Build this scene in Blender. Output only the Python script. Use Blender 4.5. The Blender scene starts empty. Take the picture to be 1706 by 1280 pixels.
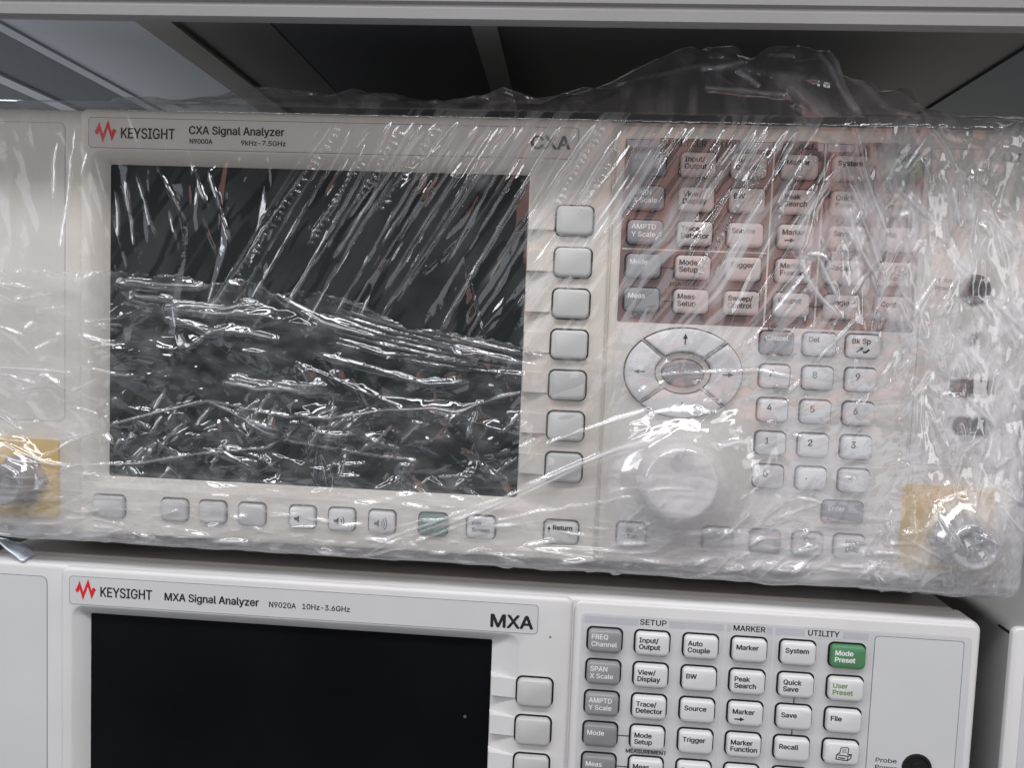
import bpy, bmesh, math, random
import numpy as np
from mathutils import Matrix, Vector, geometry

# ------------------------------------------------------------------ camera
SC = bpy.context.scene
COL = SC.collection
R = np.array([[0.99677837, -0.03964465, 0.06972222],
              [0.04415032, 0.99695246, -0.06431596],
              [-0.06695995, 0.06718701, 0.99549097]])   # rows: camera right, down, forward in (X right, Y down, D away)
F, DIST = 1299.3137, 313.2739
MM = 0.001

def w3(x, y, d):                       # millimetres on the instrument front (right, down, away) -> world metres
    return (x * MM, d * MM, -y * MM)

def unproj(u, v, d=0.0):               # photo pixel -> millimetres on the plane at depth d
    r = R.T @ np.array([(u - 853) / F, (v - 640) / F, 1.0])
    s = (DIST + d) / r[2]
    return (r[0] * s, r[1] * s)

cam_d = bpy.data.cameras.new('camera')
cam = bpy.data.objects.new('camera', cam_d)
COL.objects.link(cam)
cam_d.sensor_width = 36.0
cam_d.lens = F / 1706 * 36.0
cam_d.clip_start = 0.01
cam_d.clip_end = 50
def wv(a):
    return Vector((a[0], a[2], -a[1]))
cx, cyy, cz = wv(R[0]), wv(R[1]), wv(R[2])
M = Matrix(((cx[0], -cyy[0], -cz[0], 0), (cx[1], -cyy[1], -cz[1], -DIST * MM), (cx[2], -cyy[2], -cz[2], 0), (0, 0, 0, 1)))
cam.matrix_world = M
SC.camera = cam

# ------------------------------------------------------------------ world, lamps, exposure
W = bpy.data.worlds.new('World')
SC.world = W
W.use_nodes = True
nt = W.node_tree
bg = nt.nodes['Background']
tc = nt.nodes.new('ShaderNodeTexCoord')
vo = nt.nodes.new('ShaderNodeTexVoronoi')
vo.inputs['Scale'].default_value = 4.0
cr = nt.nodes.new('ShaderNodeValToRGB')
for q, (p_, c_) in enumerate(((0.10, (0.06, 0.07, 0.072)), (0.74, (0.16, 0.17, 0.175)), (0.80, (1.3, 1.4, 1.6)), (0.97, (2.4, 2.5, 2.7)))):
    e_ = cr.color_ramp.elements[q] if q < 2 else cr.color_ramp.elements.new(p_)
    e_.position = p_
    e_.color = (*c_, 1)
sp = nt.nodes.new('ShaderNodeSeparateColor')
nt.links.new(tc.outputs['Generated'], vo.inputs['Vector'])
nt.links.new(vo.outputs['Color'], sp.inputs[0])
nt.links.new(sp.outputs[0], cr.inputs[0])
nt.links.new(cr.outputs[0], bg.inputs['Color'])
bg.inputs['Strength'].default_value = 0.32

def area(name, loc, target, sx, sy, power, color):
    l = bpy.data.lights.new(name, 'AREA')
    l.shape = 'RECTANGLE'
    l.size, l.size_y = sx, sy
    l.energy = power
    l.color = color
    o = bpy.data.objects.new(name, l)
    COL.objects.link(o)
    o.location = loc
    d = Vector(target) - Vector(loc)
    o.rotation_euler = d.to_track_quat('-Z', 'Y').to_euler()
    return o
area('ceiling_tube_near', (0.0, -0.98, 1.38), (0, 0, 0), 2.4, 0.26, 33, (0.97, 0.965, 1.0))
area('ceiling_tube_far', (-0.1, -2.4, 1.45), (0, 0, 0), 3.0, 0.24, 18, (0.96, 0.97, 1.0))
area('window_daylight', (-2.3, -1.1, 0.5), (0, 0, 0), 0.6, 1.0, 10, (0.93, 0.97, 1.0))  # added soft lamp, no window known: makes glints on the film
area('doorway_light', (1.5, -1.7, 0.1), (0, 0, 0), 0.35, 0.9, 3, (1.0, 0.98, 0.95))  # added fill from the right, no doorway known
area('red_bounce', (0.30, -1.0, 0.185), (0.30, 0, 0.185), 0.48, 0.32, 0.37, (1.0, 0.50, 0.42))  # added lamp standing in for a reddish thing mirrored in the film
area('aisle_lamp_right', (0.35, 1.0, -0.10), (0.15, 0.1, 0.12), 0.8, 0.5, 0.9, (1.0, 0.96, 0.92))  # added fill behind, brightens the right of the shelf underside
area('aisle_lamp', (-1.3, 0.9, -0.25), (-0.2, 0.2, 0.12), 0.8, 0.5, 6.0, (0.95, 0.97, 1.0))  # added fill behind left, brightens the shelf underside

SC.view_settings.view_transform = 'Standard'
SC.view_settings.look = 'None'
SC.view_settings.gamma = 1
SC.view_settings.exposure = 0.1
SC.view_settings.use_curve_mapping = False
SC.cycles.use_denoising = True
SC.cycles.transparent_max_bounces = 24
SC.cycles.max_bounces = 8
SC.cycles.sample_clamp_indirect = 6

random.seed(4)
RNG = np.random.default_rng(11)

# ------------------------------------------------------------------ materials
def mat(name, col, rough=0.5, spec=0.5, metal=0.0, noise=0.0, nscale=60, bump=0.0, bscale=900, ior=None, specks=None, sscale=55, srare=.93):
    m = bpy.data.materials.new(name)
    m.use_nodes = True
    n = m.node_tree
    b = n.nodes['Principled BSDF']
    b.inputs['Base Color'].default_value = (*col, 1)
    b.inputs['Roughness'].default_value = rough
    b.inputs['Metallic'].default_value = metal
    b.inputs['Specular IOR Level'].default_value = spec
    if ior:
        b.inputs['IOR'].default_value = ior
    t = n.nodes.new('ShaderNodeTexCoord')
    if noise:
        x = n.nodes.new('ShaderNodeTexNoise')
        x.inputs['Scale'].default_value = nscale
        x.inputs['Detail'].default_value = 5
        n.links.new(t.outputs['Object'], x.inputs['Vector'])
        mp = n.nodes.new('ShaderNodeMapRange')
        mp.inputs['From Min'].default_value = 0.25
        mp.inputs['From Max'].default_value = 0.75
        mp.inputs['To Min'].default_value = 1 - noise
        mp.inputs['To Max'].default_value = 1 + noise * 0.5
        n.links.new(x.outputs['Fac'], mp.inputs['Value'])
        mx = n.nodes.new('ShaderNodeMix')
        mx.data_type = 'RGBA'
        mx.blend_type = 'MULTIPLY'
        mx.inputs[0].default_value = 1
        mx.inputs[6].default_value = (*col, 1)
        n.links.new(mp.outputs[0], mx.inputs[7])
        n.links.new(mx.outputs[2], b.inputs['Base Color'])
    if specks:
        v = n.nodes.new('ShaderNodeTexVoronoi')
        v.inputs['Scale'].default_value = sscale
        n.links.new(t.outputs['Object'], v.inputs['Vector'])
        lt = n.nodes.new('ShaderNodeMath'); lt.operation = 'LESS_THAN'; lt.inputs[1].default_value = .045
        n.links.new(v.outputs['Distance'], lt.inputs[0])
        sc = n.nodes.new('ShaderNodeSeparateColor')
        n.links.new(v.outputs['Color'], sc.inputs[0])
        gt = n.nodes.new('ShaderNodeMath'); gt.operation = 'GREATER_THAN'; gt.inputs[1].default_value = srare
        n.links.new(sc.outputs[0], gt.inputs[0])
        mu = n.nodes.new('ShaderNodeMath'); mu.operation = 'MULTIPLY'
        n.links.new(lt.outputs[0], mu.inputs[0]); n.links.new(gt.outputs[0], mu.inputs[1])
        ms = n.nodes.new('ShaderNodeMix'); ms.data_type = 'RGBA'
        ms.inputs[7].default_value = (*specks, 1)
        n.links.new(mu.outputs[0], ms.inputs[0])
        src = b.inputs['Base Color'].links
        if src:
            n.links.new(src[0].from_socket, ms.inputs[6])
        else:
            ms.inputs[6].default_value = (*col, 1)
        n.links.new(ms.outputs[2], b.inputs['Base Color'])
    if bump:
        x = n.nodes.new('ShaderNodeTexNoise')
        x.inputs['Scale'].default_value = bscale
        x.inputs['Detail'].default_value = 3
        n.links.new(t.outputs['Object'], x.inputs['Vector'])
        bp = n.nodes.new('ShaderNodeBump')
        bp.inputs['Strength'].default_value = bump
        bp.inputs['Distance'].default_value = 0.0003
        n.links.new(x.outputs['Fac'], bp.inputs['Height'])
        n.links.new(bp.outputs[0], b.inputs['Normal'])
    return m

MT = dict(
    white=mat('white_plastic', (0.62, 0.612, 0.60), 0.42, 0.4, noise=0.07, nscale=18, bump=0.2, bscale=2500, specks=(.22, .2, .17), sscale=70, srare=.90),
    aged=mat('aged_warm_white_plastic', (0.69, 0.645, 0.58), 0.42, 0.4, noise=0.07, nscale=25, bump=0.15, bscale=2500),  # warmer base tone for the wrapped instrument
    agedpanel=mat('aged_panel', (0.65, 0.62, 0.575), 0.5, 0.35, noise=0.06, nscale=30, bump=0.15, bscale=2500),
    agedlabel=mat('aged_label', (0.61, 0.58, 0.54), 0.3, 0.4, noise=0.04),
    panel=mat('pale_grey_plastic', (0.54, 0.54, 0.545), 0.5, 0.35, noise=0.06, nscale=22, bump=0.2, bscale=2500, specks=(.25, .23, .2), sscale=80, srare=.92),
    plate=mat('cool_grey_plate', (0.565, 0.57, 0.575), 0.5, 0.3, noise=0.06, nscale=16, bump=0.15, bscale=2500, specks=(.25, .24, .22), sscale=70, srare=.92),
    label=mat('label_film', (0.56, 0.56, 0.56), 0.3, 0.4, noise=0.03),
    overlay=mat('grey_overlay', (0.20, 0.128, 0.118), 0.5, 0.3, noise=0.06),  # grey key field with the film's red reflection put into its colour
    band=mat('lavender_grey_print', (0.44, 0.44, 0.47), 0.5, 0.3),
    key=mat('light_key_plastic', (0.63, 0.63, 0.62), 0.4, 0.4, noise=0.05, nscale=80),
    softkey=mat('grey_beige_key_plastic', (0.47, 0.47, 0.455), 0.42, 0.4, noise=0.05, nscale=80),
    darkkey=mat('dark_grey_key_plastic', (0.27, 0.265, 0.27), 0.42, 0.4, noise=0.06, nscale=80),
    midkey=mat('mid_grey_key_plastic', (0.23, 0.23, 0.235), 0.42, 0.4, noise=0.06, nscale=80),
    green=mat('green_key_plastic', (0.08, 0.225, 0.105), 0.42, 0.4, noise=0.06, nscale=80),
    darkgreen=mat('dull_green_key_plastic', (0.09, 0.17, 0.13), 0.42, 0.4, noise=0.06, nscale=80),  # green key with the film's veil put into its colour
    rosekey=mat('warm_grey_key_plastic', (0.50, 0.435, 0.415), 0.42, 0.4, noise=0.06, nscale=80),  # upper function keys, red reflection of the film painted into the colour
    gap=mat('black_gap', (0.012, 0.012, 0.012), 0.7, 0.2),
    paleseam=mat('pale_seam', (0.42, 0.40, 0.38), 0.7, 0.2),
    seam=mat('grey_seam', (0.20, 0.20, 0.23), 0.7, 0.2),
    screen=mat('black_glass', (0.004, 0.0043, 0.0055), 0.34, 0.17, noise=0.5, nscale=14, specks=(.10, .10, .11), sscale=60, srare=.80),
    greyscreen=mat('grey_green_display', (0.016, 0.021, 0.0205), 0.4, 0.25, noise=0.35, nscale=10),  # matte display with some of the film's greenish veil in its colour
    ink=mat('black_ink', (0.02, 0.02, 0.022), 0.6, 0.2),
    whiteink=mat('white_ink', (0.75, 0.75, 0.73), 0.6, 0.2),
    greenink=mat('green_ink', (0.16, 0.27, 0.12), 0.6, 0.2),
    red=mat('red_print', (0.62, 0.02, 0.02), 0.5, 0.3),
    yellow=mat('yellow_label', (0.68, 0.43, 0.04), 0.5, 0.3, noise=0.1),
    steel=mat('nickel', (0.42, 0.42, 0.41), 0.3, 0.5, metal=1.0, noise=0.1, nscale=120),
    darksteel=mat('connector_cap', (0.16, 0.15, 0.15), 0.45, 0.4, noise=0.2, nscale=90),
    port=mat('grey_port', (0.06, 0.06, 0.065), 0.5, 0.3, noise=0.2, nscale=200),
    case=mat('grey_painted_case', (0.17, 0.165, 0.16), 0.5, 0.4, noise=0.1, nscale=15, bump=0.2),
    casebrown=mat('brown_grey_case_top', (0.30, 0.28, 0.26), 0.55, 0.3, noise=0.12, nscale=12, bump=0.2),
    midcase=mat('mid_grey_case', (0.30, 0.30, 0.29), 0.5, 0.3, noise=0.1, nscale=15, bump=0.2),
    rubber=mat('rubber', (0.03, 0.03, 0.03), 0.8, 0.2),
    beam=mat('grey_shelf_paint', (0.25, 0.245, 0.24), 0.45, 0.4, noise=0.08, nscale=18, bump=0.15),
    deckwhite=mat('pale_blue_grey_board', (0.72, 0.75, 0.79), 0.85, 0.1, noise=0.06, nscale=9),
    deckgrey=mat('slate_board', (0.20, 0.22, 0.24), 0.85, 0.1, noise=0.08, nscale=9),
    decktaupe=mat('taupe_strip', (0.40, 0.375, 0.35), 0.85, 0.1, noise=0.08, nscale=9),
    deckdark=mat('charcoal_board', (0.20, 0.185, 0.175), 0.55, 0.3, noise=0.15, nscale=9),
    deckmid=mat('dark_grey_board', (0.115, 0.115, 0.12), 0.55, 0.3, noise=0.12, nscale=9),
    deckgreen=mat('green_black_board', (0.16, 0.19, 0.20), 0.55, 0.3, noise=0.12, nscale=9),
    wall=mat('dark_wall', (0.05, 0.055, 0.056), 0.8, 0.2, noise=0.2, nscale=4),
    board=mat('shelf_board', (0.25, 0.25, 0.25), 0.6, 0.3, noise=0.1, nscale=10),
    scrap=mat('bluish_plastic_scrap', (0.72, 0.78, 0.86), 0.25, 0.5, noise=0.12, nscale=120),
)

def film_material(name='clear_stretch_film', refl=2.4, rough=0.045):
    m = bpy.data.materials.new(name)
    m.use_nodes = True
    n = m.node_tree
    L = n.links
    for x in list(n.nodes):
        n.nodes.remove(x)
    out = n.nodes.new('ShaderNodeOutputMaterial')
    tr = n.nodes.new('ShaderNodeBsdfTransparent')
    tr.inputs[0].default_value = (0.992, 0.992, 0.995, 1)
    gl = n.nodes.new('ShaderNodeBsdfAnisotropic') if False else n.nodes.new('ShaderNodeBsdfGlossy')
    gl.inputs['Roughness'].default_value = rough
    gl.inputs[0].default_value = (0.98, 0.98, 1.0, 1)
    geo = n.nodes.new('ShaderNodeNewGeometry')
    t = n.nodes.new('ShaderNodeTexCoord')
    nz = n.nodes.new('ShaderNodeTexNoise')
    nz.inputs['Scale'].default_value = 420
    nz.inputs['Detail'].default_value = 3
    L.new(t.outputs['Object'], nz.inputs['Vector'])
    bp = n.nodes.new('ShaderNodeBump')
    bp.inputs['Strength'].default_value = 0.07
    bp.inputs['Distance'].default_value = 0.0006
    L.new(nz.outputs['Fac'], bp.inputs['Height'])
    L.new(bp.outputs[0], gl.inputs['Normal'])
    dt = n.nodes.new('ShaderNodeVectorMath')
    dt.operation = 'DOT_PRODUCT'
    L.new(geo.outputs['Incoming'], dt.inputs[0])
    L.new(bp.outputs[0], dt.inputs[1])
    def math_(op, a, b=None, c=None):
        k = n.nodes.new('ShaderNodeMath')
        k.operation = op
        for i, v in enumerate((a, b, c)):
            if v is None:
                continue
            if isinstance(v, (int, float)):
                k.inputs[i].default_value = v
            else:
                L.new(v, k.inputs[i])
        return k.outputs[0]
    ab = math_('ABSOLUTE', dt.outputs['Value'])
    om = math_('SUBTRACT', 1.0, ab)
    p5 = math_('POWER', om, 5.0)
    fr = math_('MULTIPLY_ADD', p5, 0.9, 0.045 * refl)
    frc = math_('MINIMUM', fr, 0.85)
    m1 = n.nodes.new('ShaderNodeMixShader')
    L.new(frc, m1.inputs[0])
    L.new(tr.outputs[0], m1.inputs[1])
    L.new(gl.outputs[0], m1.inputs[2])
    df = n.nodes.new('ShaderNodeBsdfDiffuse')
    df.inputs[0].default_value = (0.86, 0.86, 0.87, 1)
    tl = n.nodes.new('ShaderNodeBsdfTranslucent')
    tl.inputs[0].default_value = (0.86, 0.86, 0.87, 1)
    m2 = n.nodes.new('ShaderNodeMixShader')
    m2.inputs[0].default_value = 0.4
    L.new(df.outputs[0], m2.inputs[1])
    L.new(tl.outputs[0], m2.inputs[2])
    at = n.nodes.new('ShaderNodeAttribute')
    at.attribute_name = 'haze'
    m3 = n.nodes.new('ShaderNodeMixShader')
    L.new(at.outputs['Fac'], m3.inputs[0])
    L.new(m1.outputs[0], m3.inputs[1])
    L.new(m2.outputs[0], m3.inputs[2])
    L.new(m3.outputs[0], out.inputs['Surface'])
    return m
MT['film'] = film_material()

# ------------------------------------------------------------------ mesh helpers (all in millimetres)
class MB:
    def __init__(s, ox=0, oy=0, od=0):
        s.v, s.f, s.mi, s.sm = [], [], [], []
        s.o = (ox, oy, od)
    def pt(s, x, y, d):
        s.v.append(w3(x + s.o[0], y + s.o[1], d + s.o[2]))
        return len(s.v) - 1
    def face(s, idx, mi=0, smooth=False):
        s.f.append(idx); s.mi.append(mi); s.sm.append(smooth)
    def loops(s, loops, mi=0, cap0=False, cap1=True, smooth=True):
        """loops: list of lists of (x,y,d) with equal counts, outside first; faces between and a cap on the last."""
        ids = [[s.pt(*p) for p in lp] for lp in loops]
        n = len(ids[0])
        for a, b in zip(ids, ids[1:]):
            for i in range(n):
                j = (i + 1) % n
                s.face([a[i], a[j], b[j], b[i]], mi, smooth)
        if cap1:
            s.face(ids[-1], mi)
        if cap0:
            s.face(ids[0][::-1], mi)
    def box(s, x0, y0, x1, y1, d0, d1, mi=0):
        lp = lambda d: [(x0, y0, d), (x1, y0, d), (x1, y1, d), (x0, y1, d)]
        s.loops([lp(d1), lp(d0)], mi, cap0=True, smooth=False)
    def poly(s, pts, d, mi=0):
        s.face([s.pt(x, y, d) for x, y in pts], mi)
    def ribbon(s, pts, w, d, mi=0):
        pts = [Vector(p) for p in pts]
        n = len(pts)
        L, Rr = [], []
        for i, p in enumerate(pts):
            a = (p - pts[i - 1]).normalized() if i else (pts[1] - p).normalized()
            b = (pts[i + 1] - p).normalized() if i < n - 1 else a
            t = (a + b)
            t = t.normalized() if t.length > 1e-4 else Vector((-a.y, a.x))
            nn = Vector((-t.y, t.x))
            k = w / 2 / max(0.45, abs(nn.dot(Vector((-a.y, a.x)))))
            L.append(s.pt(p.x + nn.x * k, p.y + nn.y * k, d)); Rr.append(s.pt(p.x - nn.x * k, p.y - nn.y * k, d))
        for i in range(n - 1):
            s.face([L[i], L[i + 1], Rr[i + 1], Rr[i]], mi)
    def build(s, name, mats, parent=None):
        me = bpy.data.meshes.new(name)
        me.from_pydata(s.v, [], s.f)
        for m in (mats if isinstance(mats, (list, tuple)) else [mats]):
            me.materials.append(m)
        me.polygons.foreach_set('material_index', s.mi)
        me.polygons.foreach_set('use_smooth', s.sm)
        bm = bmesh.new(); bm.from_mesh(me)
        bmesh.ops.recalc_face_normals(bm, faces=bm.faces)
        bm.to_mesh(me); bm.free()
        me.set_sharp_from_angle(angle=math.radians(38))
        o = bpy.data.objects.new(name, me)
        COL.objects.link(o)
        if parent is not None:
            link(o, parent)
        return o

def link(o, parent):                    # parents carry no rotation: keep the world placement
    o.parent = parent
    o.matrix_parent_inverse = Matrix.Translation(-Vector(world_loc(parent)))
def world_loc(o):
    l = Vector(o.location)
    if o.parent is not None and o.type != 'EMPTY':
        return Vector((0, 0, 0))
    return l

def empty(name, x, y, d, label=None, cat=None, group=None):
    o = bpy.data.objects.new(name, None)
    COL.objects.link(o)
    o.empty_display_size = 0.02
    o.location = w3(x, y, d)
    if label:
        o['label'] = label; o['category'] = cat
    if group:
        o['group'] = group
    return o

def rr(x0, y0, x1, y1, r, d, seg=6):
    out = []
    rs = r if isinstance(r, (list, tuple)) else [r] * 4
    for (cx_, cy_, a0, q) in ((x0, y0, 180, rs[0]), (x1, y0, 270, rs[1]), (x1, y1, 0, rs[2]), (x0, y1, 90, rs[3])):
        ccx = cx_ + (q if cx_ == x0 else -q)
        ccy = cy_ + (q if cy_ == y0 else -q)
        for i in range(seg + 1):
            a = math.radians(a0 + 90 * i / seg)
            out.append((ccx + q * math.cos(a), ccy + q * math.sin(a), d))
    return out

def prism(mb, x0, y0, x1, y1, r, d_back, d_front, bev, mi=0, seg=6):
    lps = [rr(x0, y0, x1, y1, r, d_back, seg)]
    for k in range(4):
        a = math.radians(90 * k / 3)
        i = bev * (1 - math.cos(a))
        lps.append(rr(x0 + i, y0 + i, x1 - i, y1 - i, max(r - i, 0.05), d_front + bev * (1 - math.sin(a)), seg))
    mb.loops(lps, mi)

def ell(cx_, cy_, rx, ry, d, n=40):
    return [(cx_ + rx * math.cos(2 * math.pi * i / n), cy_ + ry * math.sin(2 * math.pi * i / n), d) for i in range(n)]

_txt = {}
try:                                    # Blender's own interface face, a plain grotesque like the one printed on the keys
    FONT = bpy.data.fonts.load(bpy.utils.system_resource('DATAFILES', path='fonts') + '/Inter.woff2')
except Exception:
    FONT = None
def text_mesh(s, size, bold=0.0):
    k = (s, size, bold)
    if k not in _txt:
        c = bpy.data.curves.new('t', 'FONT')
        c.body = s
        c.size = 1.0
        if FONT:
            c.font = FONT
        c.offset = bold
        c.resolution_u = 3
        c.fill_mode = 'FRONT'
        o = bpy.data.objects.new('t', c)
        COL.objects.link(o)
        dg = bpy.context.evaluated_depsgraph_get()
        cu = o.to_curve(dg)
        P, E, polys = [], [], []
        for spn in cu.splines:
            bp = spn.bezier_points
            n, poly = len(bp), []
            for q in range(n):
                a, b = bp[q], bp[(q + 1) % n]
                straight = (a.handle_right - a.co).length < 1e-5 and (b.handle_left - b.co).length < 1e-5
                m = 1 if straight else 5
                for t in range(m):
                    t /= m
                    w = a.co * (1 - t) ** 3 + a.handle_right * 3 * t * (1 - t) ** 2 + b.handle_left * 3 * t * t * (1 - t) + b.co * t ** 3
                    poly.append((w.x, w.y))
            base = len(P)
            P += [Vector(w) for w in poly]
            E += [(base + q, base + (q + 1) % len(poly)) for q in range(len(poly))]
            polys.append(np.array(poly))
        v, f = [], []
        if P:
            cv, ce, cf = geometry.delaunay_2d_cdt(P, E, [], 0, 1e-6)[:3]
            v = [(w.x, w.y) for w in cv]
            cen = np.array([np.mean([v[q] for q in t], 0) for t in cf])
            wn = np.zeros(len(cen), int)
            for pl in polys:            # non-zero winding: overlapping strokes of one letter stay filled
                x0_, y0_ = pl[:, 0], pl[:, 1]
                x1_, y1_ = np.roll(x0_, -1), np.roll(y0_, -1)
                for q in range(len(pl)):
                    cr_ = (x1_[q] - x0_[q]) * (cen[:, 1] - y0_[q]) - (cen[:, 0] - x0_[q]) * (y1_[q] - y0_[q])
                    wn += ((y0_[q] <= cen[:, 1]) & (y1_[q] > cen[:, 1]) & (cr_ > 0)).astype(int)
                    wn -= ((y0_[q] > cen[:, 1]) & (y1_[q] <= cen[:, 1]) & (cr_ < 0)).astype(int)
            f = [list(t) for t, w in zip(cf, wn) if w != 0]
        o.to_curve_clear()
        bpy.data.objects.remove(o); bpy.data.curves.remove(c)
        _txt[k] = (v, f)
    return _txt[k]

CAPH = max(p[1] for p in text_mesh('H', 1.0)[0])
def put_text(mb, s, x, y, d, cap, bold=0.012, width=None, align='L', mi=0, shear=0.0):
    """cap: capital height in mm, (x, y): left/centre end of the baseline."""
    if bold > 0:                       # heavier strokes: the word printed again a hair to the side
        for q, (bx, by) in enumerate(((-1, 0), (1, 0), (0, .7), (0, -.7))):
            put_text(mb, s, x + bx * bold * cap, y + by * bold * cap, d - .006 * (q + 1), cap, 0, width, align, mi)
    v, f = text_mesh(s, 1.0, 0.0)
    if not v:
        return
    k = cap / CAPH
    x0 = min(p[0] for p in v); x1 = max(p[0] for p in v)
    kx = k if width is None else width / (x1 - x0)
    off = -x0 if align == 'L' else -(x0 + x1) / 2
    base = len(mb.v)
    for p in v:
        mb.pt(x + (p[0] + off) * kx, y - p[1] * k, d)
    for q in f:
        mb.face([base + i for i in q], mi)

# ------------------------------------------------------------------ shelf, wall
shelf = empty('steel_shelf', 0, -112, -20, 'grey metal shelf overhead with a long front beam and boards under it', 'shelf')
BT = -104.9
mb = MB()
prof = [(-38.5, BT + .2), (-40, BT), (-41.2, BT - 1.0), (-41.2, BT - 4.4), (-40.4, BT - 5.0), (-40.4, BT - 6.0), (-41.4, BT - 6.8), (-41.4, BT - 32), (-38, BT - 35), (-10, BT - 35), (-10, BT - 33), (-37, BT - 33), (-38.5, BT - 31)]
ring = []
for X in (-520, 560):
    ring.append([(X, y, d) for d, y in prof])
mb.loops(ring, cap0=True, cap1=True, smooth=False)
mb.build('front_beam', MT['beam'], shelf)
DY = -126.0
def deck(x0, x1, m, y=DY, d0=-36, d1=470, name='deck_board'):
    b = MB()
    prism_lp = lambda q: [(x0, y - 8, q), (x1, y - 8, q), (x1, y, q), (x0, y, q)]
    b.loops([prism_lp(d1), prism_lp(d0)], cap0=True, smooth=False)
    return b.build(name, MT[m], shelf)
def X0(u, v, y=DY):                     # where a pixel's sight line meets the shelf's underside
    a, b_ = np.array(unproj(u, v, 0)), np.array(unproj(u, v, 100))
    t = (y - a[1]) / (b_[1] - a[1])
    return float(a[0] + (b_[0] - a[0]) * t)
b1, b2, b3, b4, b5, b6, b7 = [X0(*p) for p in ((60, 66), (260, 55), (322, 60), (470, 60), (793, 62), (833, 60), (1640, 118))]
b0 = X0(40, 140)
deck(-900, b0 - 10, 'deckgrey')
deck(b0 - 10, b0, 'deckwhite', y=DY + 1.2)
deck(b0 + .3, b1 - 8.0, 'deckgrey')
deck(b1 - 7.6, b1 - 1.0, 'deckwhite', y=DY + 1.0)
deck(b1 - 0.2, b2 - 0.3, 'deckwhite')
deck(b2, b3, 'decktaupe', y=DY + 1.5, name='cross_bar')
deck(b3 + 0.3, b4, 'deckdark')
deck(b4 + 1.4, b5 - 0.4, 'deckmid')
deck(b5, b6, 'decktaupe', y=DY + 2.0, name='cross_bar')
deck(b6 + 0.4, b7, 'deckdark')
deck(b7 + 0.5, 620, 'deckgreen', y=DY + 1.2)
b = MB()
b.box(-2600, -900, 2600, 900, 1500, 1520)
o = b.build('back_wall', MT['wall']); o['kind'] = 'structure'
b = MB()
b.box(-600, 286, 700, 300, -40, 480)
o = b.build('shelf_floor', MT['board']); o['kind'] = 'structure'

# ------------------------------------------------------------------ instruments
def key_mesh(x, y, w, h, ox, oy, d0, rise, r=1.8, lip=0.9):
    """a key standing in its dark slot: a thin slot plate (slot 1) and a cap whose lower part rolls over."""
    k = MB(ox, oy)
    k.loops([rr(x - w / 2 - .75, y - h / 2 - .75, x + w / 2 + .75, y + h / 2 + .45, r + .6, d0 + .05), rr(x - w / 2 - .75, y - h / 2 - .75, x + w / 2 + .75, y + h / 2 + .45, r + .6, d0 - .12)], 1, smooth=False)
    lps = [rr(x - w / 2, y - h / 2, x + w / 2, y + h / 2, r, d0)]
    for (i, top, bot, dd) in ((0, 0, 0, rise - 0.9), (.12, .1, .25, rise - .55), (.35, .28, .8, rise - .22), (.75, .6, 1.7, rise)):
        lps.append(rr(x - w / 2 + i, y - h / 2 + top, x + w / 2 - i, y + h / 2 - bot, max(r - i * .5, .5), d0 - dd))
    k.loops(lps, 0)
    return k

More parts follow.
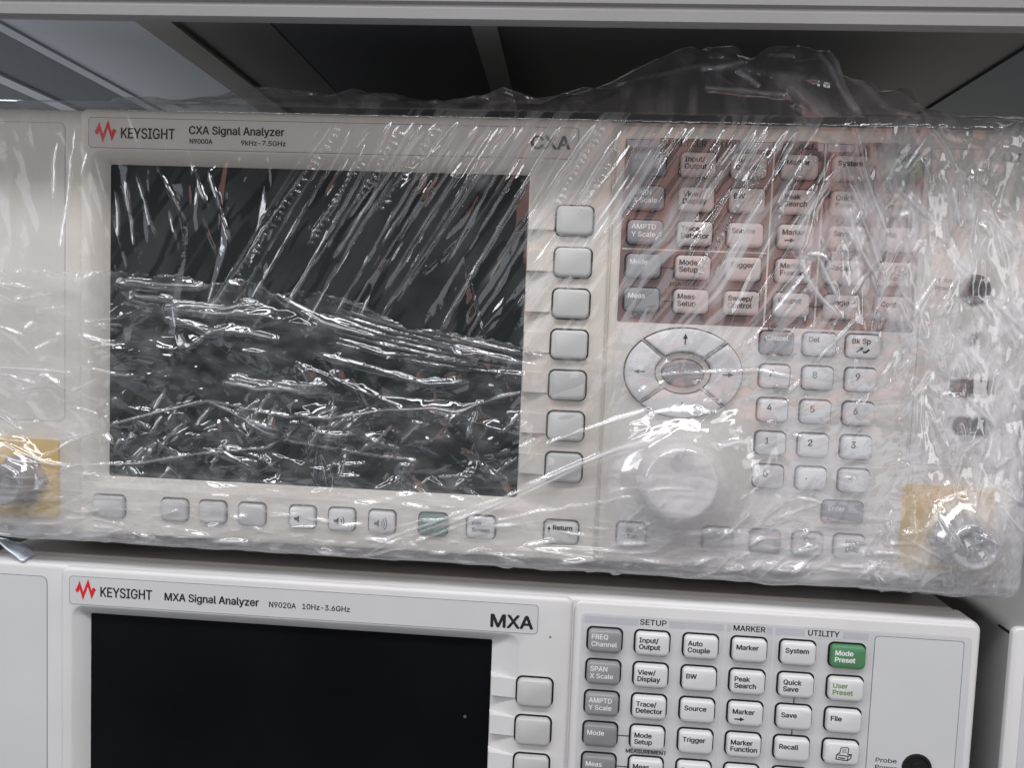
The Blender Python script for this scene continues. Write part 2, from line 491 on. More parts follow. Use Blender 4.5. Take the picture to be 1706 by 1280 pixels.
def add_key(parent, name, x, y, w, h, ox, oy, d0, m, lines=(), ink='ink', rise=2.6, cap=1.95, lx=None, ly=None, bold=0.055, lead=2.75, icon=None, label=None, r=1.8):
    o = key_mesh(x, y, w, h, ox, oy, d0, rise, r).build(name, [MT[m], MT['gap']], parent)
    if label:
        o['label'] = label
    if lines or icon:
        t = MB(ox, oy)
        dd = d0 - rise - 0.05
        n = len(lines)
        for i, s in enumerate(lines):
            bx = x - w / 2 + (1.3 if lx is None else lx)
            by = (y - h / 2 + 3.3 if ly is None else y - h / 2 + ly) + i * lead
            wd = None
            put_text(t, s, bx, by, dd, cap, bold, width=wd)
        if icon == 'arrow':
            by = y + 1.6
            t.ribbon([(x - 4.6, by), (x - 2.2, by)], .55, dd)
            t.poly([(x - 2.4, by - .9), (x - 0.6, by), (x - 2.4, by + .9)], dd)
        if icon == 'printer':
            s = lambda pts: [(x + 0.4 + a, y - 0.2 + b_) for a, b_ in pts]
            t.ribbon(s([(-2.6, 0.4), (-2.8, 2.2), (1.6, 2.6), (3.0, 1.4), (3.1, -0.1), (1.9, 0.7), (-2.6, 0.4), (-1.5, -.6)]), .4, dd)
            t.ribbon(s([(1.6, 2.6), (1.9, 0.7)]), .35, dd)
            t.ribbon(s([(-1.5, -.1), (-1.1, -2.6), (1.5, -2.9), (2.0, -2.2), (1.7, -.1), (3.1, -.1)]), .35, dd)
            t.ribbon(s([(-.6, -1.7), (1.1, -1.9)]), .3, dd)
            t.ribbon(s([(-.7, -.9), (1.2, -1.0)]), .3, dd)
            t.ribbon(s([(-1.9, 1.5), (.8, 1.8)]), .45, dd)
        if icon and icon.startswith('vol'):
            s = lambda pts: [(x - 0.9 + a, y + .4 + b_) for a, b_ in pts]
            t.poly(s([(-2, -.6), (-1.1, -.6), (0, -1.7), (0, 1.7), (-1.1, .6), (-2, .6)]), dd)
            for q in range(int(icon[3:])):
                rad = 1.2 + q * .95
                t.ribbon(s([(.1 + rad * math.cos(a), rad * math.sin(a) * 1.1) for a in np.linspace(-.8, .8, 7)]), .38, dd)
        if icon == 'swap':
            t.ribbon([(x - 3, y + 2.4), (x - 1.4, y + .9)], .7, dd)
            t.poly([(x - 1.6, y + .2), (x - .3, y + .7), (x - 1.3, y + 1.7)], dd)
            t.ribbon([(x + .2, y + 2.6), (x + 1.8, y + 1.1)], .8, dd)
            t.poly([(x - .9, y + 1.7), (x + .9, y + 2.0), (x - .2, y + 3.0)], dd)
        if icon == 'windows':
            for q in (0, 1):
                t.ribbon([(x - 2.4 + q, y - .6 + q), (x + 1.6 + q, y - .6 + q), (x + 1.6 + q, y + 2.0 + q), (x - 2.4 + q, y + 2.0 + q), (x - 2.4 + q, y - .7 + q)], .3, dd)
        if icon == 'tab':
            t.ribbon([(x - 1.0, y + 2.6), (x + 3.4, y + 2.6)], .4, dd)
        if icon == 'return':
            t.poly([(x - 5.6, y - 1.5), (x - 4.9, y - 2.7), (x - 4.2, y - 1.5)], dd)
            t.ribbon([(x - 4.9, y - 1.8), (x - 4.9, y - .4)], .35, dd)
        t.build('lettering', MT[ink], o)
    return o

LOGO = [(-4.2, .55), (-3.35, .25), (-2.55, -2.1), (-1.0, 2.8), (1.2, -3.1), (2.85, 2.2), (3.65, -.1), (4.3, -.75)]
COLS = [29.0, 48.3, 67.8, 87.1, 106.4, 125.9]
ROWS = [-67.8, -54.4, -41.1, -27.9, -14.6]
FKEYS = [[('FREQ', 'Channel'), ('Input/', 'Output'), ('Auto', 'Couple'), ('Marker',), ('System',), ('Mode', 'Preset')],
         [('SPAN', 'X Scale'), ('View/', 'Display'), ('BW',), ('Peak', 'Search'), ('Quick', 'Save'), ('User', 'Preset')],
         [('AMPTD', 'Y Scale'), ('Trace/', 'Detector'), ('Source',), ('Marker',), ('Save',), ('File',)],
         [('Mode',), ('Mode', 'Setup'), ('Trigger',), ('Marker', 'Function'), ('Recall',), ()],
         [('Meas',), ('Meas', 'Setup'), ('Sweep/', 'Control'), ('Restart',), ('Single',), ('Cont',)]]

def analyzer(ox, oy, name_line, spec, big, heads, full, label, overlay):
    root = empty('signal_analyzer', ox, oy + 93, 60, label, 'signal analyzer', 'signal analyzers stacked on the shelf')
    P = root
    BODY = MT['aged'] if full else MT['white']
    PAN, LAB, PLT = (MT['agedpanel'], MT['agedlabel'], MT['agedpanel']) if full else (MT['panel'], MT['label'], MT['plate'])
    # case behind the front frame
    c = MB(ox, oy)
    lp = lambda d, i: rr(-243 + i, -86 + i * .6, 173.5 - i, 91 - i, 4, d)
    c.loops([lp(378, 3), lp(375, 0), lp(14, 0), lp(13, 2)], cap0=True)
    c.build('case', MT['casebrown'] if not full else MT['case'], P)
    # rear top lip of the case on the front frame
    c = MB(ox, oy)
    lps = [rr(-248, -84.5, 178, 92.5, 4.5, 16, 8)]
    for k in range(5):
        a = math.radians(90 * k / 4); i = 1.8 * (1 - math.cos(a))
        lps.append(rr(-248 + i, -84.5 + i, 178 - i, 92.5 - i, 4.5 - i, 2.5 + 1.8 * (1 - math.sin(a)), 8))
    lps += [rr(-200, -70, -4, 75, 5, 2.5, 8), rr(-200, -70, -4, 75, 5, 9, 8)]
    c.loops(lps, cap1=False)
    fp = c.build('front_frame', BODY, P)
    # display bezel with sloping screen opening
    c = MB(ox, oy)
    o_ = (-203.2, -84.5, 15.4, 92.4)
    lps = [rr(*o_, 3.2, 2.6, 8)]
    for k in range(5):
        a = math.radians(90 * k / 4); i = 1.7 * (1 - math.cos(a))
        lps.append(rr(o_[0] + i, o_[1] + i, o_[2] - i, o_[3] - i, 3.2 - i, 1.7 * (1 - math.sin(a)), 8))
    lps.append(rr(-198.6, -68.3, -5.6, 73.0, 5.5, 0, 8))
    lps.append(rr(-197.9, -67.7, -6.0, 72.4, 4.9, 0.25, 8))
    lps.append(rr(-193.3, -63.4, -17.4, 68.9, 1.2, 4.9, 8))
    lps.append(rr(-192.8, -62.9, -17.6, 68.4, 0.6, 5.6, 8))
    c.loops(lps, cap1=False)
    bz = c.build('bezel', BODY, P)
    c = MB(ox, oy)
    c.loops([rr(-194, -64, -16.5, 69.5, .6, 6.6, 3), rr(-194, -64, -16.5, 69.5, .6, 5.4, 3)], smooth=False)
    c.build('screen', MT['greyscreen'] if full else MT['screen'], P)
    # raised bridges from the screen edge to each soft key
    SK = [-44.5, -28.1, -11.8, 4.4, 20.7, 37.2, 53.9]
    if not full:
        SK = SK[:3]
    c = MB(ox, oy)
    for y in SK:
        n = 14
        for (ya, yb) in ((y - 4.6, y + 3.4),):
            lpa = [(-17.3, ya, 3.6), (-17.3, yb, 3.6), (-5.3, yb, -.15), (-5.3, ya, -.15)]
            lpb = [(-17.3, ya, 1.4), (-17.3, yb, 1.4), (-5.3, yb, -.15), (-5.3, ya, -.15)]
            i0 = [c.pt(-17.6, ya - .3, 5.2), c.pt(-5.6, ya - .3, .3), c.pt(-5.6, yb + .3, .3), c.pt(-17.6, yb + .3, 5.2)]
            i1 = [c.pt(-17.0, ya, 0.9), c.pt(-5.5, ya, -.12), c.pt(-5.5, yb, -.12), c.pt(-17.0, yb, 0.9)]
            for q in range(4):
                r_ = (q + 1) % 4
                c.face([i0[q], i0[r_], i1[r_], i1[q]])
            c.face(i1)
    c.build('key_bridge', BODY, bz)
    # name plate
    c = MB(ox, oy)
    c.loops([rr(-199.35, -80.95, 1.45, -68.55, 1.6, -.02), rr(-199.35, -80.95, 1.45, -68.55, 1.6, -.05)], 1, smooth=False)
    c.loops([rr(-199.1, -80.7, 1.2, -68.8, 1.4, -.02), rr(-199.1, -80.7, 1.2, -68.8, 1.4, -.12)], 0, smooth=False)
    c.build('name_plate', [LAB, MT['seam']], bz)
    c = MB(ox, oy)
    c.ribbon([(-192.1 + a, -75.2 + b_) for a, b_ in LOGO], 1.55, -.2)
    c.build('emblem', MT['red'], bz)
    for (s, x, y, cap, bold, wd) in [('KEYSIGHT', -185.3, -72.7, 4.1, .03, 22.6)] + name_line:
        c = MB(ox, oy)
        put_text(c, s, x, y, -.2, cap, bold, width=wd)
        c.build('lettering', MT['ink'], bz)
    # soft keys
    for i, y in enumerate(SK):
        add_key(P, 'soft_key', 1.2, y, 14.2, 11.4, ox, oy, 0, 'softkey', rise=2.8, r=2.2)
    # front panel of the key side
    c = MB(ox, oy)
    prism(c, 16.2, -83.0, 177.0, 91.3, 3.4, 3.2, 1.7, .8, seg=8)
    pn = c.build('front_panel', BODY, P)
    c = MB(ox, oy)
    c.loops([rr(19.0, -78.4, 174.2, 89, 2.2, 1.75), rr(19.0, -78.4, 174.2, 89, 2.2, 1.64)], 1, smooth=False)
    c.loops([rr(19.5, -77.9, 173.7, 88.6, 2.0, 1.75), rr(19.5, -77.9, 173.7, 88.6, 2.0, 1.56)], 0, smooth=False)
    c.build('panel_overlay', [PAN, LAB], pn)
    # printed header bands and dividers
    c = MB(ox, oy)
    D1 = 1.48
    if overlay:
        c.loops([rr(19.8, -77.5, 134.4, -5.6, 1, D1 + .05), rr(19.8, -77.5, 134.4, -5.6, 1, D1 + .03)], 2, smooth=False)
    for (xa, xb) in ((20.5, 76.6), (78.2, 96), (97.6, 134)):
        c.poly([(xa, -77.2), (xb, -77.2), (xb, -74.4), (xa, -74.4)], D1, 0)
    for x in (77.4, 96.8):
        c.poly([(x - .35, -77.2), (x + .35, -77.2), (x + .35, -6.2), (x - .35, -6.2)], D1 - .01, 1)
    c.poly([(20.5, -34.9), (76.8, -34.9), (76.8, -34.3), (20.5, -34.3)], D1 - .01, 1)
    for x, wd in ((48.6, 12 if len(heads[0]) < 7 else 31), (86.9, 14), (116.4, 15)):
        c.poly([(x - wd / 2, -78.1), (x + wd / 2, -78.1), (x + wd / 2, -74.0), (x - wd / 2, -74.0)], D1 - .02, 3)
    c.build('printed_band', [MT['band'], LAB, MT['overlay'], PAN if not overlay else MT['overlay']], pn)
    D2 = 1.40
    phrases = [(heads[0], 48.4, -75.0, 2.25, .035, 'C', 10.6 if len(heads[0]) < 7 else 28.6), ('MARKER', 87.0, -75.0, 2.25, .035, 'C', 12.6),
               ('UTILITY', 116.4, -75.0, 2.25, .035, 'C', 12.2), ('MEASUREMENT', 48.2, -20.6, 1.55, .03, 'C', 16.5)]
    if full:
        phrases += [('Local', 82.0, -5.0, 1.7, .03, 'C', None), ('LXI', 166.4, -72.2, 3.0, .06, 'C', None), ('Probe', 141.5, -25.6, 1.7, 0, 'L', None), ('Power', 141.5, -22.6, 1.7, 0, 'L', None)]
    else:
        phrases += [('Probe', 140.2, -24.5, 1.75, .03, 'L', 8.2), ('Power', 140.2, -21.5, 1.75, .03, 'L', 8.4)]
    for (s, x, y, cap, bold, al, wd) in phrases:
        c = MB(ox, oy)
        put_text(c, s, x, y, D2, cap, bold, width=wd, align=al)
        c.build('lettering', MT['ink'], pn)
    ties = [(36, -27.6, 41, -27.6), (36, -14.4, 41, -14.4), (106.4, -49.4, 106.4, -46), (106.4, -36.2, 106.4, -32.6)]
    for (xa, ya, xb, yb) in ties + ([(94, -14.4, 119, -14.4)] if full else []):
        c = MB(ox, oy)
        c.ribbon([(xa, ya), (xb, yb)], .35, D2)
        c.build('printed_line', MT['ink'], pn)
    # function keys
    for r_, row in enumerate(FKEYS):
        for q, lines in enumerate(row):
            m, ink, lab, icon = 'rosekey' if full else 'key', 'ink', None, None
            if q == 0:
                m, ink = ('darkkey', 'whiteink') if r_ < 3 else ('midkey', 'whiteink')
                lab = 'dark grey key reading ' + ' '.join(lines) if r_ < 3 else 'mid grey key reading ' + ' '.join(lines)
            if q == 5 and r_ == 0:
                m, ink, lab = 'green', 'whiteink', 'green key reading Mode Preset'
            if q == 5 and r_ == 1:
                ink = 'greenink'
            if q == 3 and r_ == 2:
                icon = 'arrow'
            if q == 5 and r_ == 3:
                icon = 'printer'
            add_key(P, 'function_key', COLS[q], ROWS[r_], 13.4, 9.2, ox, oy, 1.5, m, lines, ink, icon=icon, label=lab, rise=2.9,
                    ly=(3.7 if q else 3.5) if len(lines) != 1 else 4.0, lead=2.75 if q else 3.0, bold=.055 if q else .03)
    # access plates
    c = MB(ox, oy)
    c.loops([rr(136.4, -76.6, 171.2, 46, 1.4, 1.7), rr(136.4, -76.6, 171.2, 46, 1.4, 1.50)], 1, smooth=False)
    c.loops([rr(136.7, -76.3, 170.9, 45.7, 1.3, 1.7), rr(136.7, -76.3, 170.9, 45.7, 1.3, 1.42)], 0, smooth=False)
    c.build('access_plate', [PLT, MT['paleseam'] if full else MT['seam']], P)
    c = MB(ox, oy)
    c.loops([rr(-245, -79.1, -210.8, 46, 3, 2.6), rr(-245, -79.1, -210.8, 46, 3, 2.44)], 1, smooth=False)
    c.loops([rr(-244.7, -78.8, -211.1, 45.7, 2.8, 2.6), rr(-244.7, -78.8, -211.1, 45.7, 2.8, 2.36)], 0, smooth=False)
    c.build('access_plate', [PLT, MT['paleseam'] if full else MT['seam']], P)
    # probe power socket
    c = MB(ox, oy)
    d_ = 1.4
    c.loops([ell(156.4, -23.2, 5.9, 5.9, d_), ell(156.4, -23.2, 5.7, 5.7, d_ - .7), ell(156.4, -23.2, 4.9, 4.9, d_ - .75), ell(156.4, -23.2, 4.6, 4.6, d_ + 0.05 - .3)], 0)
    c.loops([ell(156.4, -23.2, 2.6, 2.6, d_ - .35), ell(156.4, -23.2, 2.3, 2.3, d_ - 1.2)], 1)
    c.build('probe_socket', [MT['gap'] if not full else MT['port'], MT['gap']], P)
    if not full:
        return root
    # ---- the rest of the front that shows on the wrapped instrument
    for q, row in enumerate((('Cancel', 'Del', 'Bk Sp'), '789', '456', '123', '0.-')):
        for j, s in enumerate(row):
            x = (82.5, 99.1, 115.6)[j]; y = (.4, 13.6, 27.0, 40.3, 53.6)[q]
            if q == 0:
                add_key(P, 'entry_key', x, y, 12.2, 8.8, ox, oy, 1.5, 'midkey' if j == 0 else 'key', (s,), 'whiteink' if j == 0 else 'ink', rise=2.9,
                        icon='swap' if j == 2 else None, ly=3.4, label='mid grey key reading Cancel' if j == 0 else None)
            else:
                add_key(P, 'number_key', x, y, 11.2, 8.9, ox, oy, 1.5, 'key', (s,), rise=2.9, cap=2.5, lx=3.0, ly=4.4, bold=.03)
    add_key(P, 'enter_key', 112.3, 66.6, 15.2, 8.6, ox, oy, 1.5, 'midkey', ('Enter',), 'whiteink', rise=2.9)
    for x, lines, m, ink, icon in ((29.7, ('Bk', 'Tab'), 'key', 'ink', None), (64.1, ('Tab',), 'softkey', 'ink', 'tab'), (82.9, (), 'darkkey', 'whiteink', 'windows'),
                                   (99.5, ('Ctrl',), 'softkey', 'ink', None), (115.7, ('Menu', '(Alt)'), 'key', 'ink', None)):
        add_key(P, 'system_key', x, 80.2, 11.2, 9.2, ox, oy, 1.5, m, lines, ink, icon=icon, rise=2.6, lx=3.6)
    add_key(P, 'return_key', 1.3, 80.6, 13.4, 9.2, ox, oy, 0, 'softkey', ('Return',), icon='return', rise=2.2, lx=3.4, cap=1.9)
    for x, w, m, icon, lines in ((-31.4, 11.2, 'key', None, ('Full', 'Screen')), (-51.2, 11.2, 'darkgreen', None, ('Help',)), (-72.4, 10.6, 'key', 'vol3', ()), (-89.3, 10.6, 'key', 'vol2', ()),
                                 (-105.9, 10.6, 'key', 'vol0', ()), (-127.4, 11, 'softkey', None, ()), (-144.3, 11, 'softkey', None, ()), (-160.8, 11, 'softkey', None, ()), (-189.5, 13.4, 'softkey', None, ())):
        add_key(P, 'lower_key', x, 80.4, w, 9.0, ox, oy, 0, m, lines, 'whiteink' if m == 'darkgreen' else 'ink', icon=icon, rise=2.2, cap=1.6, lx=2.2,
                label='dark green key under the display' if m == 'darkgreen' else None)
    # arrow pad: four sectors round an oval key
    NX, NY = 46.8, 13.8
    for k_, (a0, a1) in enumerate(((231, 309), (321, 399), (51, 129), (141, 219))):
        def sect(g, d):
            out = []
            A0, A1 = a0 - 4 - g * 2, a1 + 4 + g * 2
            for a in np.linspace(A0, A1, 18):
                t = math.radians(a)
                out.append((NX + (23.0 + g) * math.cos(t), NY + (17.7 + g) * math.sin(t), d))
            for a in np.linspace(A1 - 3, A0 + 3, 12):
                t = math.radians(a)
                out.append((NX + (11.3 - g) * math.cos(t), NY + (8.6 - g) * math.sin(t), d))
            return out
        c = MB(ox, oy)
        c.loops([sect(.55, 1.6), sect(.55, 1.4)], 1, smooth=False)
        c.loops([sect(0, 1.5), sect(0, -.4), sect(-.35, -.9), sect(-.9, -1.1)], 0)
        ar = c.build('arrow_key', [MT['key'], MT['gap']], P)
        c = MB(ox, oy)
        t = math.radians((a0 + a1) / 2)
        ux, uy = math.cos(t), math.sin(t)
        px_, py_ = NX + 17 * ux, NY + 13.2 * uy
        c.ribbon([(px_ - 1.8 * ux, py_ - 1.8 * uy), (px_ + 1.0 * ux, py_ + 1.0 * uy)], .5, -1.16)
        c.poly([(px_ + 2.6 * ux, py_ + 2.6 * uy), (px_ + .4 * ux - .95 * uy, py_ + .4 * uy + .95 * ux), (px_ + .4 * ux + .95 * uy, py_ + .4 * uy - .95 * ux)], -1.16)
        c.build('lettering', MT['ink'], ar)
    c = MB(ox, oy)
    c.loops([ell(NX, NY, 8.6, 5.9, 1.6), ell(NX, NY, 8.6, 5.9, 1.4)], 1, smooth=False)
    c.loops([ell(NX, NY, 8.0, 5.3, 1.5), ell(NX, NY, 8.0, 5.3, -.2), ell(NX, NY, 7.6, 4.9, -.7), ell(NX, NY, 6.8, 4.2, -.9)], 0)
    c.build('select_key', [MT['midkey'], MT['gap']], P)
    # rotary knob with a finger dimple
    c = MB(ox, oy)
    KX, KY = 46.2, 55.6
    rings = []
    for (r_, d) in ((15.8, 1.5), (15.6, -3), (15.3, -8), (15.0, -11.5), (14.2, -13.2), (12.6, -14.0), (8, -14.4), (3, -14.5)):
        rings.append([(KX + r_ * math.cos(t) * (1 + (.012 * math.cos(t * 18) if r_ > 14.8 else 0)), KY + r_ * math.sin(t) * (1 + (.012 * math.cos(t * 18) if r_ > 14.8 else 0)), d) for t in np.linspace(0, 2 * math.pi, 72, endpoint=False)])
    c.loops(rings, 0)
    kn = c.build('knob', MT['agedlabel'], P)
    c = MB(ox, oy)
    c.loops([ell(KX, KY - 8.5, 4.6, 4.2, -14.45), ell(KX, KY - 8.5, 4.0, 3.6, -14.75), ell(KX, KY - 8.5, 3.4, 3.0, -14.58), ell(KX, KY - 8.5, 1.8, 1.6, -14.5)], 0)
    c.build('finger_dimple', MT['softkey'], kn)
    # headphone socket, USB ports
    c = MB(ox, oy)
    c.loops([ell(156.4, -3.5, 3.5, 3.5, 1.4), ell(156.4, -3.5, 3.3, 3.3, .6), ell(156.4, -3.5, 2.5, 2.5, .6), ell(156.4, -3.5, 2.2, 2.2, 1.2)], 0)
    c.loops([ell(156.4, -3.5, 1.5, 1.5, 1.3), ell(156.4, -3.5, 1.4, 1.4, .7)], 1)
    c.build('headphone_socket', [MT['steel'], MT['gap']], P)
    for y in (15, 29.8):
        c = MB(ox, oy)
        c.loops([rr(149.9, y - 3.4, 164.1, y + 3.4, .8, 1.4), rr(149.9, y - 3.4, 164.1, y + 3.4, .8, .9), rr(150.6, y - 2.7, 163.4, y + 2.7, .5, .9), rr(150.8, y - 2.5, 163.2, y + 2.5, .5, 1.35)], 0)
        c.box(151.6, y - .6, 162.4, y + 1.8, 1.05, 1.3, 1)
        c.build('usb_port', [MT['port'], MT['gap']], P)
    # yellow input plates with N connectors
    for (x0, y0, x1, y1, kx, ky, nm) in ((135.2, 53.8, 170.5, 87.5, 156.5, 74.2, ''), (-246, 53.8, -213.2, 87.0, -228.6, 71.2, '')):
        c = MB(ox, oy)
        c.loops([rr(x0, y0, x1, y1, 1.5, 2.6), rr(x0, y0, x1, y1, 1.5, 1.30)], smooth=False)
        c.build('connector_plate', MT['yellow'], P)
        c = MB(ox, oy)
        c.loops([ell(kx, ky, 11.4, 11.4, 1.3, 6), ell(kx, ky, 11.4, 11.4, -1.2, 6), ell(kx, ky, 10.6, 10.6, -1.8, 6)], smooth=False)
        rg = []
        for (r_, d) in ((8.8, -1.8), (8.8, -2.6), (8.2, -3), (8.2, -7), (8.6, -7.4), (8.6, -10.6), (7.9, -11.2), (6.4, -11.3), (6.2, -6)):
            rg.append(ell(kx, ky, r_, r_, d, 32))
        c.loops(rg)
        c.loops([ell(kx, ky, 2.2, 2.2, -6, 16), ell(kx, ky, 2.0, 2.0, -9.5, 16)], smooth=True)
        c.build('input_connector', MT['darksteel'], P)
    # feet
    for x in (-215, 145):
        for d in (45, 330):
            c = MB(ox, oy)
            lp = lambda y, i: [(x - 14 + i, y, d - 9 + i), (x + 14 - i, y, d - 9 + i), (x + 14 - i, y, d + 9 - i), (x - 14 + i, y, d + 9 - i)]
            c.loops([lp(91, 0), lp(104, 1), lp(106.4, 3)], cap0=True)
            c.build('foot', MT['rubber'], P)
    return root

UP = analyzer(0, 0, [('CXA Signal Analyzer', -156.6, -75.0, 3.1, .05, 39.5), ('N9000A', -156.3, -71.2, 1.9, .04, 9.4), ('9kHz-7.5GHz', -134.8, -71.0, 1.9, .04, 18.4),
                     ('CXA', -17.2, -72.4, 5.0, .05, 15.2)], '', 'CXA', ('ANALYZER SETUP',), True,
              'upper white signal analyzer wrapped in clear stretch film, standing on the unwrapped one', True)
LO = analyzer(-7.9, 192.5, [('MXA Signal Analyzer', -157.0, -72.9, 3.2, .045, 40.8), ('N9020A', -111.6, -72.9, 2.3, .03, 11.4), ('10Hz-3.6GHz', -97.4, -73.0, 2.2, .03, 20.2),
                            ('MXA', -17.9, -70.7, 5.3, .055, 17.2)], '', 'MXA', ('SETUP',), False,
              'lower unwrapped white signal analyzer with black display and printed grey keys', False)

# neighbouring instrument at the lower right
nb = empty('test_instrument', 260, 285, 60, 'white instrument at the right edge beside the lower analyzer, mostly out of view', 'test instrument')
c = MB()
prism(c, 180.6, 108.6, 380, 284, 3, 2.5, 0, .9)
c.build('front_frame', MT['white'], nb)
c = MB()
c.loops([rr(186, 114, 374, 279, 3, .05), rr(186, 114, 374, 279, 3, -.3)], smooth=False)
c.build('front_panel', MT['panel'], nb)
c = MB()
lp = lambda d, i: rr(182.2 + i, 109.6 + i, 378 - i, 283 - i, 4, d)
c.loops([lp(380, 2), lp(378, 0), lp(3.0, 0), lp(2.6, 1)], cap0=True)
c.build('case', MT['midcase'], nb)
c = MB()
c.box(181.9, 112.0, 182.4, 112.9, 4, 13)
c.build('side_slot', MT['gap'], nb)

# ------------------------------------------------------------------ stretch film
def fade(t):
    return t * t * t * (t * (t * 6 - 15) + 10)
def vnoise(x, y, seed):
    r = np.random.default_rng(seed)
    T = r.random((256, 256))
    xi = np.floor(x).astype(int); yi = np.floor(y).astype(int)
    fx = fade(x - xi); fy = fade(y - yi)
    g = lambda a, b: T[a & 255, b & 255]
    return (g(xi, yi) * (1 - fx) + g(xi + 1, yi) * fx) * (1 - fy) + (g(xi, yi + 1) * (1 - fx) + g(xi + 1, yi + 1) * fx) * fy
def fbm(x, y, seed, o=3):
    s = 0; a = .5; t = 0
    for k in range(o):
        s = s + a * vnoise(x * 2 ** k, y * 2 ** k, seed + k); t += a; a *= .5
    return s / t
def sstep(a, b, x):
    t = np.clip((x - a) / (b - a), 0, 1)
    return t * t * (3 - 2 * t)

